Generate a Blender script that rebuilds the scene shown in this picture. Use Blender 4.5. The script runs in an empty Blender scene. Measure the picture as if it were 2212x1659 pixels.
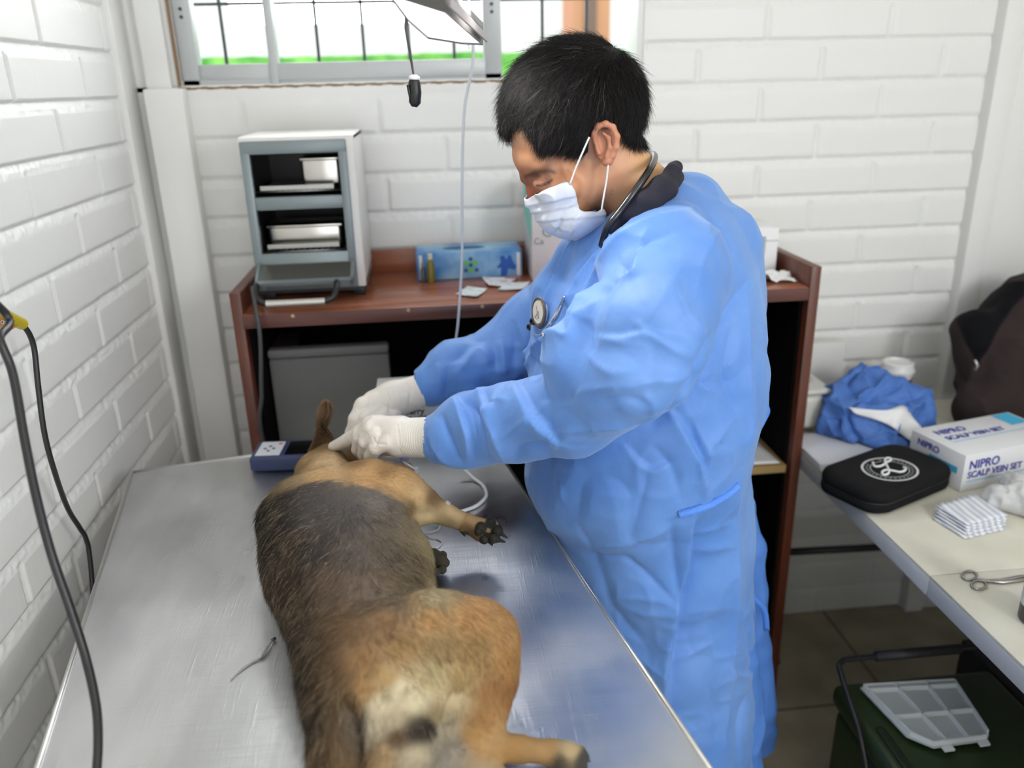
import bpy, bmesh, math, random, time
import numpy as np
from mathutils import Vector, Matrix
from math import radians, sin, cos, pi

S = bpy.context.scene
COL = S.collection
random.seed(7)
RNG = np.random.default_rng(11)

# ------------------------------------------------------------------ camera
F = 1762.0                                   # focal length in pixels of the 2212 px frame
PITCH, YAW, ROLL = radians(20.287), radians(5.549), radians(-1.4366)
CAM = np.array([0.0, 0.0, 1.55])
_cp, _sp, _cy, _sy = cos(PITCH), sin(PITCH), cos(YAW), sin(YAW)
_fwd = np.array([_sy*_cp, _cy*_cp, -_sp])
_rt = np.array([_cy, -_sy, 0.0])
_up = np.cross(_rt, _fwd)
_r2 = _rt*cos(ROLL) + _up*sin(ROLL)
_u2 = -_rt*sin(ROLL) + _up*cos(ROLL)
CM = np.array([_r2, -_u2, _fwd])
def ray(x, y): return CM.T @ np.array([(x-1106)/F, (y-829.5)/F, 1.0])
def onz(x, y, z): d = ray(x, y); return CAM + d*(z-CAM[2])/d[2]
def ony(x, y, Y): d = ray(x, y); return CAM + d*(Y-CAM[1])/d[1]
def onx(x, y, X): d = ray(x, y); return CAM + d*(X-CAM[0])/d[0]
cd = bpy.data.cameras.new('camera')
cam = bpy.data.objects.new('camera', cd); COL.objects.link(cam)
cam.matrix_world = Matrix(((_r2[0], _u2[0], -_fwd[0], 0), (_r2[1], _u2[1], -_fwd[1], 0), (_r2[2], _u2[2], -_fwd[2], 1.55), (0, 0, 0, 1)))
cd.sensor_width = 36.0; cd.lens = 36.0*F/2212.0
cd.clip_start = 0.02; cd.clip_end = 200
cd.dof.use_dof = True; cd.dof.focus_distance = 1.16; cd.dof.aperture_fstop = 2.6
S.camera = cam

# ------------------------------------------------------------------ world, lights, exposure
S.view_settings.view_transform = 'Standard'; S.view_settings.look = 'None'
S.view_settings.gamma = 1.0; S.view_settings.use_curve_mapping = False
S.view_settings.exposure = 0.12
W = bpy.data.worlds.new('sky'); S.world = W; W.use_nodes = True
_n = W.node_tree.nodes; _l = W.node_tree.links
_bg = _n['Background']
_bg.inputs[0].default_value = (0.93, 0.96, 1.0, 1); _bg.inputs[1].default_value = 2.2

def area(name, loc, target, sx, sy, power, color=(1, 1, 1), spread=180):
    l = bpy.data.lights.new(name, 'AREA'); l.shape = 'RECTANGLE'; l.size = sx; l.size_y = sy
    l.energy = power; l.color = color; l.spread = radians(spread)
    o = bpy.data.objects.new(name, l); COL.objects.link(o); o.location = loc
    o.rotation_euler = (Vector(target)-Vector(loc)).to_track_quat('-Z', 'Y').to_euler()
    return o
# daylight entering by the window behind the counter
area('window_daylight', (0.02, 2.22, 2.0), (0.05, 1.0, 1.0), 1.0, 0.75, 13, (0.97, 0.985, 1.0))
# daylight of the open doorway behind the photographer, and the ceiling tubes
area('doorway_daylight', (0.3, -1.9, 1.6), (0.2, 1.5, 1.0), 1.2, 1.6, 3.5, (1.0, 0.985, 0.97))
area('side_window_daylight', (1.55, -0.75, 1.95), (-0.3, 1.5, 1.1), 0.7, 0.7, 34, (0.98, 0.99, 1.0))
area('ceiling_tube_light', (0.35, 0.35, 2.52), (0.3, 0.9, 0.8), 1.2, 0.3, 4.0, (1.0, 0.97, 0.93))
area('exam_lamp_light', (0.03, 1.12, 1.66), (0.0, 1.0, 0.87), 0.09, 0.07, 5.5, (1.0, 0.96, 0.95), 130)

# ------------------------------------------------------------------ helpers
def s2l(c):
    return tuple(((v/12.92) if v <= 0.04045 else ((v+0.055)/1.055)**2.4) for v in c)
def hexc(h):
    return s2l(tuple(int(h[i:i+2], 16)/255 for i in (0, 2, 4)))
def principled(name, color, rough=0.5, metal=0.0, spec=0.5, **kw):
    m = bpy.data.materials.new(name); m.use_nodes = True
    b = m.node_tree.nodes['Principled BSDF']
    if isinstance(color, str): color = hexc(color)
    b.inputs['Base Color'].default_value = (*color, 1)
    b.inputs['Roughness'].default_value = rough; b.inputs['Metallic'].default_value = metal
    b.inputs['Specular IOR Level'].default_value = spec
    for k, v in kw.items():
        b.inputs[k.replace('_', ' ')].default_value = v
    return m
def nodes(m): return m.node_tree.nodes, m.node_tree.links, m.node_tree.nodes['Principled BSDF']
def add_bump(m, scale=40, strength=0.2, dist=0.002, detail=6, stretch=(1, 1, 1), rough=0.6, coord='Object'):
    n, l, b = nodes(m)
    tc = n.new('ShaderNodeTexCoord'); mp = n.new('ShaderNodeMapping'); mp.inputs['Scale'].default_value = stretch
    t = n.new('ShaderNodeTexNoise'); t.inputs['Scale'].default_value = scale; t.inputs['Detail'].default_value = detail
    t.inputs['Roughness'].default_value = rough
    bp = n.new('ShaderNodeBump'); bp.inputs['Strength'].default_value = strength; bp.inputs['Distance'].default_value = dist
    l.new(tc.outputs[coord], mp.inputs[0]); l.new(mp.outputs[0], t.inputs[0]); l.new(t.outputs[0], bp.inputs['Height'])
    if b.inputs['Normal'].is_linked:
        l.new(b.inputs['Normal'].links[0].from_socket, bp.inputs['Normal'])
    l.new(bp.outputs[0], b.inputs['Normal'])
    return t
def add_mottle(m, c1, c2, scale=8, detail=5, stretch=(1, 1, 1), lo=0.35, hi=0.65, coord='Object'):
    n, l, b = nodes(m)
    tc = n.new('ShaderNodeTexCoord'); mp = n.new('ShaderNodeMapping'); mp.inputs['Scale'].default_value = stretch
    t = n.new('ShaderNodeTexNoise'); t.inputs['Scale'].default_value = scale; t.inputs['Detail'].default_value = detail
    r = n.new('ShaderNodeValToRGB'); r.color_ramp.elements[0].position = lo; r.color_ramp.elements[1].position = hi
    r.color_ramp.elements[0].color = (*(hexc(c1) if isinstance(c1, str) else c1), 1)
    r.color_ramp.elements[1].color = (*(hexc(c2) if isinstance(c2, str) else c2), 1)
    l.new(tc.outputs[coord], mp.inputs[0]); l.new(mp.outputs[0], t.inputs[0]); l.new(t.outputs[0], r.inputs[0])
    l.new(r.outputs[0], b.inputs['Base Color'])
    return r
def attr_color(m, name='coat', var=0.0):
    n, l, b = nodes(m)
    a = n.new('ShaderNodeAttribute'); a.attribute_name = name
    l.new(a.outputs['Color'], b.inputs['Base Color'])
    return a

def link_mesh(name, me, mat=None, parent=None, smooth=False):
    o = bpy.data.objects.new(name, me); COL.objects.link(o)
    if mat is not None:
        for mm in (mat if isinstance(mat, (list, tuple)) else [mat]): me.materials.append(mm)
    if smooth: me.polygons.foreach_set('use_smooth', [True]*len(me.polygons))
    if parent is not None:
        o.parent = parent
        o.matrix_parent_inverse = Matrix.Translation(-Vector(parent.location)) if parent.type == 'EMPTY' and parent.parent is None and not any(parent.rotation_euler) else parent.matrix_basis.inverted()
    return o
def tag(o, label=None, cat=None, group=None, kind=None):
    if label: o['label'] = label
    if cat: o['category'] = cat
    if group: o['group'] = group
    if kind: o['kind'] = kind
    return o
def thing(name, label, cat, loc=(0, 0, 0), group=None):
    o = bpy.data.objects.new(name, None); COL.objects.link(o); o.location = tuple(loc)
    o.empty_display_size = 0.05
    return tag(o, label, cat, group)

class MB:
    """collects shapes into one mesh (world coordinates)"""
    def __init__(s): s.bm = bmesh.new(); s.mi = 0
    def _m(s, fs):
        for f in fs: f.material_index = s.mi
    def box(s, c, d, R=None, bev=0.0, seg=2):
        r = bmesh.ops.create_cube(s.bm, size=1.0); vs = r['verts']
        for v in vs:
            v.co = Vector((v.co.x*d[0], v.co.y*d[1], v.co.z*d[2]))
        fs = {f for v in vs for f in v.link_faces}
        if bev > 0:
            es = {e for v in vs for e in v.link_edges}
            g = bmesh.ops.bevel(s.bm, geom=list(es), offset=bev, segments=seg, affect='EDGES', profile=0.5)
            fs = set(g['faces']) | {f for f in fs if f.is_valid}
            vs = list({v for f in fs for v in f.verts})
        s._m(fs)
        for v in vs:
            if R is not None: v.co = R @ v.co
            v.co += Vector(c)
        return s
    def box2(s, a, b, bev=0.0, seg=2):
        a = np.array(a, float); b = np.array(b, float)
        return s.box((a+b)/2, abs(b-a), None, bev, seg)
    def grid(s, P, closed_u=False, closed_v=False):
        nu, nv = len(P), len(P[0])
        V = [[s.bm.verts.new(tuple(map(float, P[i][j]))) for j in range(nv)] for i in range(nu)]
        fs = []
        for i in range(nu if closed_u else nu-1):
            for j in range(nv if closed_v else nv-1):
                a, b, c, d = V[i][j], V[(i+1) % nu][j], V[(i+1) % nu][(j+1) % nv], V[i][(j+1) % nv]
                try: fs.append(s.bm.faces.new((a, b, c, d)))
                except ValueError: pass
        s._m(fs); return V
    def tube(s, pts, r, n=10, caps=True):
        pts = [np.array(p, float) for p in pts]
        rs = r if hasattr(r, '__len__') else [r]*len(pts)
        T = []
        for i in range(len(pts)):
            t = pts[min(i+1, len(pts)-1)]-pts[max(i-1, 0)]; T.append(t/(np.linalg.norm(t)+1e-12))
        a = np.array([0, 0, 1.0]) if abs(T[0][2]) < 0.9 else np.array([1.0, 0, 0])
        u = np.cross(T[0], a); u /= np.linalg.norm(u); rings = []
        for i, p in enumerate(pts):
            u = u-T[i]*np.dot(u, T[i]); u /= np.linalg.norm(u)+1e-12; w = np.cross(T[i], u)
            rings.append([p+rs[i]*(u*cos(2*pi*k/n)+w*sin(2*pi*k/n)) for k in range(n)])
        V = s.grid(rings, closed_v=True)
        if caps:
            s._m([s.bm.faces.new(list(reversed(V[0]))), s.bm.faces.new(V[-1])])
        return s
    def lathe(s, c, prof, n=28, R=None):
        """prof: list of (r, z)"""
        c = np.array(c, float); rings = []
        for (r, z) in prof:
            ring = [np.array([max(r, 1e-5)*cos(2*pi*k/n), max(r, 1e-5)*sin(2*pi*k/n), z]) for k in range(n)]
            if R is not None: ring = [np.array(R @ Vector(q)) for q in ring]
            rings.append([c+q for q in ring])
        s.grid(rings, closed_v=True); return s
    def poly(s, pts, thick=None):
        """flat polygon, optionally extruded by a vector"""
        vs = [s.bm.verts.new(tuple(map(float, p))) for p in pts]; f = s.bm.faces.new(vs); s._m([f])
        if thick is not None:
            vt = [s.bm.verts.new(tuple(np.array(p, float)+np.array(thick, float))) for p in pts]
            fs = [s.bm.faces.new(list(reversed(vt)))]
            for i in range(len(vs)):
                j = (i+1) % len(vs); fs.append(s.bm.faces.new((vs[j], vs[i], vt[i], vt[j])))
            s._m(fs)
        return s
    def build(s, name, mat, parent=None, smooth=False, angle=None, sub=0, fix=True):
        if fix: bmesh.ops.recalc_face_normals(s.bm, faces=s.bm.faces[:])
        me = bpy.data.meshes.new(name); s.bm.to_mesh(me); s.bm.free()
        o = link_mesh(name, me, mat, parent, smooth)
        if angle is not None:
            me.polygons.foreach_set('use_smooth', [True]*len(me.polygons))
            try: me.set_sharp_from_angle(angle=radians(angle))
            except Exception: pass
        if sub:
            md = o.modifiers.new('sub', 'SUBSURF'); md.levels = sub; md.render_levels = sub
        return o

def spline(pts, n=12, closed=False):
    """catmull-rom through points"""
    P = [np.array(p, float) for p in pts]; out = []
    m = len(P)
    rng = range(m if closed else m-1)
    for i in rng:
        p0 = P[(i-1) % m] if (closed or i > 0) else 2*P[0]-P[1]
        p1 = P[i]; p2 = P[(i+1) % m]
        p3 = P[(i+2) % m] if (closed or i+2 < m) else 2*P[-1]-P[-2]
        for k in range(n):
            t = k/n
            out.append(0.5*((2*p1)+(-p0+p2)*t+(2*p0-5*p1+4*p2-p3)*t*t+(-p0+3*p1-3*p2+p3)*t**3))
    if not closed: out.append(P[-1])
    return out
def text_mesh(name, body, size, origin, right, up, mat, parent=None, extrude=0.0004, bold=False, align='LEFT', xs=1.0):
    cu = bpy.data.curves.new(name, 'FONT'); cu.body = body; cu.size = size; cu.extrude = extrude; cu.align_x = align
    if bold: cu.offset = size*0.02
    o = bpy.data.objects.new(name+'_src', cu); COL.objects.link(o)
    dg = bpy.context.evaluated_depsgraph_get(); me = bpy.data.meshes.new_from_object(o.evaluated_get(dg))
    bpy.data.objects.remove(o); me.name = name
    r = Vector(right).normalized(); u = Vector(up).normalized(); nn = r.cross(u)
    M = Matrix(((r.x*xs, u.x, nn.x, origin[0]), (r.y*xs, u.y, nn.y, origin[1]), (r.z*xs, u.z, nn.z, origin[2]), (0, 0, 0, 1)))
    me.transform(M)
    me.materials.clear()
    return link_mesh(name, me, mat, parent)

# value noise (numpy) ---------------------------------------------------
_NT = RNG.random((64, 64, 64)).astype(np.float32)
def vnoise(x, y, z):
    xi = np.floor(x).astype(int); yi = np.floor(y).astype(int); zi = np.floor(z).astype(int)
    fx = x-xi; fy = y-yi; fz = z-zi
    fx = fx*fx*(3-2*fx); fy = fy*fy*(3-2*fy); fz = fz*fz*(3-2*fz)
    g = lambda a, b, c: _NT[(xi+a) & 63, (yi+b) & 63, (zi+c) & 63]
    c00 = g(0,0,0)*(1-fx)+g(1,0,0)*fx; c10 = g(0,1,0)*(1-fx)+g(1,1,0)*fx
    c01 = g(0,0,1)*(1-fx)+g(1,0,1)*fx; c11 = g(0,1,1)*(1-fx)+g(1,1,1)*fx
    return (c00*(1-fy)+c10*fy)*(1-fz)+(c01*(1-fy)+c11*fy)*fz
def fbm(P, scale, octv=4, gain=0.5):
    out = 0; a = 1.0; tot = 0
    for i in range(octv):
        q = P*scale*(2.03**i)+17.3*i
        out = out+a*vnoise(q[..., 0], q[..., 1], q[..., 2]); tot += a; a *= gain
    return out/tot
def sstep(a, b, x):
    t = np.clip((x-a)/(b-a), 0, 1); return t*t*(3-2*t)

def grid_mesh(V):
    """V: (nu,nv,3) array -> mesh"""
    nu, nv = V.shape[:2]; me = bpy.data.meshes.new('g')
    idx = np.arange(nu*nv).reshape(nu, nv)
    q = np.stack([idx[:-1, :-1], idx[1:, :-1], idx[1:, 1:], idx[:-1, 1:]], -1).reshape(-1, 4)
    fast_mesh(me, V.reshape(-1, 3), q); return me
def fast_mesh(me, V, Q):
    V = np.ascontiguousarray(V, np.float32); Q = np.ascontiguousarray(Q, np.int32)
    me.vertices.add(len(V)); me.vertices.foreach_set('co', V.ravel())
    me.loops.add(Q.size); me.loops.foreach_set('vertex_index', Q.ravel())
    me.polygons.add(len(Q)); me.polygons.foreach_set('loop_start', np.arange(0, Q.size, Q.shape[1], dtype=np.int32))
    me.update(calc_edges=True); me.validate()
    return me
def set_col(me, C, name='coat'):
    a = me.color_attributes.new(name, 'FLOAT_COLOR', 'POINT')
    C4 = np.ones((len(C), 4), np.float32); C4[:, :3] = C
    a.data.foreach_set('color', C4.ravel())

# ------------------------------------------------------------------ materials
M = {}
M['paint'] = principled('white_paint', (0.80, 0.80, 0.775), 0.42, spec=0.4); add_bump(M['paint'], 160, 0.12, 0.001)
M['plaster'] = principled('plaster', (0.79, 0.79, 0.765), 0.6); add_bump(M['plaster'], 60, 0.15, 0.002)
M['alu'] = principled('painted_frame', (0.47, 0.49, 0.49), 0.45, 0.3)
M['rust'] = principled('sealant', '8a6f52', 0.9)
M['barmetal'] = principled('bar_metal', (0.04, 0.045, 0.05), 0.6)
M['black'] = principled('black_plastic', (0.012, 0.012, 0.013), 0.42)
M['blacksoft'] = principled('black_rubber', (0.018, 0.018, 0.02), 0.5)
M['white'] = principled('white_plastic', (0.78, 0.78, 0.76), 0.4)
M['paper'] = principled('paper', (0.80, 0.80, 0.80), 0.75)
M['grey'] = principled('grey_plastic', (0.25, 0.28, 0.29), 0.4, 0.2)
M['steel'] = principled('polished_steel', (0.55, 0.53, 0.49), 0.22, 1.0)
M['ink'] = principled('blue_ink', (0.03, 0.04, 0.30), 0.6)
M['cyanink'] = principled('cyan_ink', (0.06, 0.42, 0.68), 0.6)
M['darkink'] = principled('dark_ink', (0.03, 0.03, 0.04), 0.6)

# ------------------------------------------------------------------ the room
COURSE, BL, BZ0 = 0.0905, 0.304, 1.63
def brick_h(u, z, j0, seed, depth=0.007):
    """height field of painted brick courses; u along the wall, j0 joint offset"""
    k = np.floor((z-BZ0)/COURSE); fz = (z-BZ0)/COURSE-k            # 0 at a brick's bottom, 1 at the next
    P = np.stack([u*1.0, z*1.0, np.full_like(u, seed)], -1)
    wob = (fbm(P, 14, 3)-0.5)*0.035
    odd = (np.abs(k) % 2)
    fu = (u-j0-odd*BL/2+(vnoise(k*3.1+5, k*0+2.5, k*0+seed)-0.5)*0.02)/BL; bi = np.floor(fu); fu = fu-bi
    top = 0.80
    fzz = fz+wob*0.5
    inb = sstep(-0.01, 0.025, fzz)*(1-sstep(top-0.03, top+0.02, fzz))
    jw = 0.028
    inu = sstep(jw*0.35, jw*0.35+0.018, fu+wob*0.15)*(1-sstep(1-jw*0.8, 1-jw*0.8+0.018, fu+wob*0.15))
    brick = inb*inu
    hb = (vnoise(bi*5.3+1, k*3.7+2, k*0+seed)-0.5)*0.0025
    rough = (fbm(P, 130, 4)-0.5)
    # mortar of a bed joint: proud at its foot, cut back under the brick above
    t = np.clip((fz-top)/(1-top), 0, 1)
    mortar = -depth*0.15-depth*0.95*t**1.5+rough*0.007*(1-0.3*t)
    mv = -depth*0.75+rough*0.004
    isbed = sstep(top-0.03, top+0.02, fzz)+(1-sstep(-0.01, 0.025, fzz))
    mortar = mortar*np.clip(isbed, 0, 1)+mv*(1-np.clip(isbed, 0, 1))
    return brick*(hb+rough*0.0008)+(1-brick)*mortar
def struct(o): o['kind'] = 'structure'; return o
# left wall, x = -0.64, faces +x
XL, YB, XR = -0.64, 2.0, 1.38
ys = np.arange(-0.6, 1.93, 0.0035); zs = np.arange(0.1, 2.0, 0.0035)
U, Z = np.meshgrid(ys, zs, indexing='ij')
H = brick_h(U, Z, 1.587-BL*10, 3.0, 0.008)
me = grid_mesh(np.stack([XL+H, U, Z], -1))
wl = link_mesh('wall_left', me, M['paint'], None, True); struct(wl)
b = MB(); b.box2((XL-0.12, -2.0, 0), (XL-0.018, 2.1, 2.6)).box2((XL-0.05, -2.0, 2.0), (XL, 2.1, 2.6)).box2((XL-0.05, -2.0, 0), (XL, 2.0, 0.1)).box2((XL-0.05, -2.0, 0.1), (XL-0.001, -0.6, 2.0))
struct(b.build('wall_left_backing', M['plaster']))
b = MB(); b.box2((XL-0.02, 1.925, 0), (XL+0.012, 2.02, 2.6), 0.004)
b.box2((-0.60, 1.955, 0), (-0.517, 2.02, 1.555), 0.004)
b.box2((-0.60, 1.985, 1.54), (-0.545, 2.06, 2.6), 0.004)
struct(b.build('trim_1', M['plaster'], angle=30))
# back wall, y = 2, faces -y; window opening x -.535...52 z 1.56..2.05
def backpatch(x0, x1, z0, z1, name, parent=None):
    xs = np.arange(x0, x1+0.004, 0.005); zz = np.arange(z0, z1+0.004, 0.005)
    U, Z = np.meshgrid(xs, zz, indexing='ij'); H = brick_h(U, Z, 0.814-BL*6, 9.0, 0.0085)
    # smooth slurry near the window's foot
    sl = sstep(1.50, 1.545, Z)*(U < 0.53)
    H = H*(1-sl)
    me = grid_mesh(np.stack([U, YB-H, Z], -1)[:, ::-1]); return me
WX0, WX1, WZ0, WZ1 = -0.535, 0.52, 1.558, 2.15
wb = link_mesh('wall_back', backpatch(-0.53, XR, 0.0, WZ0, 'w'), M['paint'], None, True); struct(wb)
wb2 = link_mesh('wall_back_right', backpatch(WX1, XR, WZ0, 2.3, 'w'), M['paint'], None, True); struct(wb2)
b = MB(); b.box2((-0.8, YB+0.012, 0), (1.7, YB+0.13, WZ0)).box2((WX1, YB+0.012, WZ0-0.01), (1.7, YB+0.13, 2.6)).box2((-0.8, YB+0.012, WZ0-0.01), (WX0-0.01, YB+0.13, 2.6)).box2((-0.8, YB, WZ1), (1.7, YB+0.13, 2.6))
struct(b.build('wall_back_core', M['plaster']))
# right-hand piers and wall
b = MB(); b.box2((XR, YB-0.035, 0), (XR+0.058, YB+0.05, 2.6), 0.004)
b.box2((XR+0.058, YB-0.02, 0), (XR+0.2, YB+0.05, 2.6), 0.003)
struct(b.build('trim_2', M['plaster'], angle=30))
b = MB(); b.box2((1.62, -2.0, 0), (1.74, 2.1, 2.6)); struct(b.build('wall_right', M['plaster']))
b = MB(); b.box2((-0.8, -2.0, 2.55), (1.74, 2.1, 2.65)); struct(b.build('ceiling', M['plaster']))
b = MB(); b.box2((-0.8, -2.1, 0), (-0.35, -2.0, 2.6)).box2((1.0, -2.1, 0), (1.74, -2.0, 2.6)).box2((-0.35, -2.1, 2.45), (1.0, -2.0, 2.6)); struct(b.build('wall_front', M['plaster']))
# floor tiles
m = principled('floor_tile', (0.36, 0.31, 0.22), 0.4)
add_mottle(m, (0.30, 0.255, 0.175), (0.42, 0.365, 0.26), 6)
n, l, bs = nodes(m)
tc = n.new('ShaderNodeTexCoord'); br = n.new('ShaderNodeTexBrick'); br.offset = 0; br.inputs['Scale'].default_value = 1.0
br.inputs['Brick Width'].default_value = 0.42; br.inputs['Row Height'].default_value = 0.42; br.inputs['Mortar Size'].default_value = 0.004
br.inputs['Color2'].default_value = br.inputs['Color1'].default_value = (1, 1, 1, 1); br.inputs['Mortar'].default_value = (0.35, 0.32, 0.28, 1)
mx = n.new('ShaderNodeMix'); mx.data_type = 'RGBA'; mx.blend_type = 'MULTIPLY'; mx.inputs[0].default_value = 1
src = bs.inputs['Base Color'].links[0].from_socket
mp = n.new('ShaderNodeMapping'); mp.inputs['Location'].default_value = (0.12, 0.06, 0)
l.new(tc.outputs['Object'], mp.inputs[0]); l.new(mp.outputs[0], br.inputs[0]); l.new(src, mx.inputs[6]); l.new(br.outputs[0], mx.inputs[7]); l.new(mx.outputs[2], bs.inputs['Base Color'])
b = MB(); b.box2((-0.8, -2.1, -0.05), (1.74, 2.1, 0)); struct(b.build('floor', m))

# window: aluminium sliding frame, three panes, open at the right
win = MB()
fy0, fy1 = YB+0.005, YB+0.045
win.box2((-0.535, fy0, WZ0), (0.192, fy1, WZ0+0.012))                     # bottom rail track
win.box2((-0.525, fy0, WZ0), (-0.487, fy1, WZ1), 0.002)                  # left stile
win.box2((-0.332, fy0-0.006, WZ0), (-0.314, fy1, WZ1), 0.002)
win.box2((0.150, fy0, WZ0), (0.190, fy1, WZ1), 0.002)
win.box2((-0.49, fy0+0.004, WZ0+0.008), (-0.33, fy1, 1.603), 0.002)
win.box2((-0.318, fy0-0.004, WZ0+0.008), (0.152, fy1, 1.603), 0.002)
struct(win.build('window_1', M['alu'], angle=30))
W1 = bpy.data.objects['window_1']
b = MB(); b.box2((0.186, fy0+0.06, WZ0), (0.194, fy0+0.075, WZ1)); b.box2((0.505, YB+0.002, WZ0), (0.522, YB+0.12, WZ1), 0.002)
b.box2((-0.547, YB+0.002, WZ0), (-0.527, YB+0.12, WZ1), 0.002)
b.box2((-0.545, YB+0.003, WZ0-0.006), (0.53, YB+0.12, WZ0))
struct(b.build('trim_3', M['white'], angle=30))
b = MB()
for (x0, x1, z) in ((-0.547, 0.2, WZ0-0.004),):
    for i in range(60):
        x = x0+(x1-x0)*i/60; w = (x1-x0)/60
        b.box((x+w/2, YB+0.001, z+0.0008*sin(i*1.7)), (w*1.1, 0.004, 0.003+0.0025*abs(sin(i*2.3))))
b.box((-0.531, YB+0.0, 1.7), (0.006, 0.01, 0.28))
o = b.build('sealant_bead', M['rust'], W1)
b = MB()
for x in (-0.507, 0.170):
    for z in (1.70, 1.716): b.lathe((x, fy0-0.002, z), [(0, 0), (0.0035, 0), (0.0035, 0.003), (0, 0.003)], 10, Matrix.Rotation(radians(90), 3, 'X'))
b.build('screw', M['darkink'], W1)
glass = principled('glass', (1, 1, 1), 0.0); glass.node_tree.nodes['Principled BSDF'].inputs['Transmission Weight'].default_value = 1.0
glass.node_tree.nodes['Principled BSDF'].inputs['IOR'].default_value = 1.05
b = MB(); b.box2((-0.49, fy0+0.02, 1.60), (-0.33, fy0+0.023, WZ1)); b.box2((-0.316, fy0+0.012, 1.60), (0.152, fy0+0.015, WZ1))
b.build('pane', glass, W1)

# outside: security grille, hedge, rendered houses
gr = thing('window_grille', 'dark iron security grille of square bars outside the window', 'window grille', (0, 2.16, 1.55))
b = MB()
for x in ony(480, 60, 2.16)[0]+0.109*np.arange(-1, 11):
    b.box2((x-0.0035, 2.155, 1.52), (x+0.0035, 2.165, 2.3), 0.001, 1)
b.box2((-0.56, 2.154, 1.735), (0.6, 2.166, 1.741)); b.box2((-0.56, 2.15, 2.0), (0.6, 2.17, 2.01)); b.box2((-0.56, 2.15, 1.525), (0.6, 2.17, 1.535))
b.build('bar', M['barmetal'], gr)
mh = principled('hedge_leaf', (0.10, 0.42, 0.05), 0.7); add_mottle(mh, (0.05, 0.30, 0.03), (0.25, 0.62, 0.12), 9)
yy, zz = np.meshgrid(np.linspace(-3.5, 4.5, 260), np.linspace(0, 1, 40), indexing='ij')
P = np.stack([yy, zz*0+4.2, zz*1.655], -1)
P[..., 1] -= 0.25*np.sin(zz*pi/2.2)+0.14*fbm(P, 6, 4); P[..., 2] += 0.05*fbm(P+9, 5, 4)*(zz > 0.5)
hb = link_mesh('hedge', grid_mesh(P[:, ::-1]), mh, None, True); tag(hb, 'clipped bright green hedge beyond the window bars', 'hedge', kind='stuff')
hw = MB(); hw.box2((-6, 7.0, 0), (2.0, 7.3, 4.2)); for_x = None
houseA = tag(hw.build('neighbour_building', principled('pale_render', (0.8, 0.8, 0.82), 0.8)), 'pale rendered building beyond the hedge, left of the orange one', 'building')
hB = thing('orange_house', 'orange brown house wall seen through the open part of the window', 'building', (1.2, 5.6, 0))
b = MB(); b.box2((0.955, 5.4, 0), (1.19, 5.8, 3.0)); b.build('wall', principled('orange_render', (0.62, 0.30, 0.18), 0.8), hB)
b = MB(); b.box2((1.03, 5.38, 1.78), (1.10, 5.41, 2.1), 0.002); b.build('window', principled('dark_window', (0.2, 0.12, 0.1), 0.4), hB)
b = MB(); b.box2((-9, 2.2, -0.2), (12, 30, -0.02)); struct(b.build('ground', principled('ground', (0.45, 0.42, 0.36), 0.9)))

# ------------------------------------------------------------------ exam table
TZ = 0.87
tO = np.array([0.087, 1.600, 0.0])                                     # far right corner
tv = np.array([0.1815, -0.9834, 0])                                     # toward the camera
tu = np.array([-0.9834, -0.1815, 0])
TW, TL = 0.692, 1.34
def tp(a, b_, z=TZ): p = tO+tu*a+tv*b_; return np.array([p[0], p[1], z])
Rt = Matrix(((-tu[0], tv[0]*-1, 0), (-tu[1], tv[1]*-1, 0), (0, 0, 1)))
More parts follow.
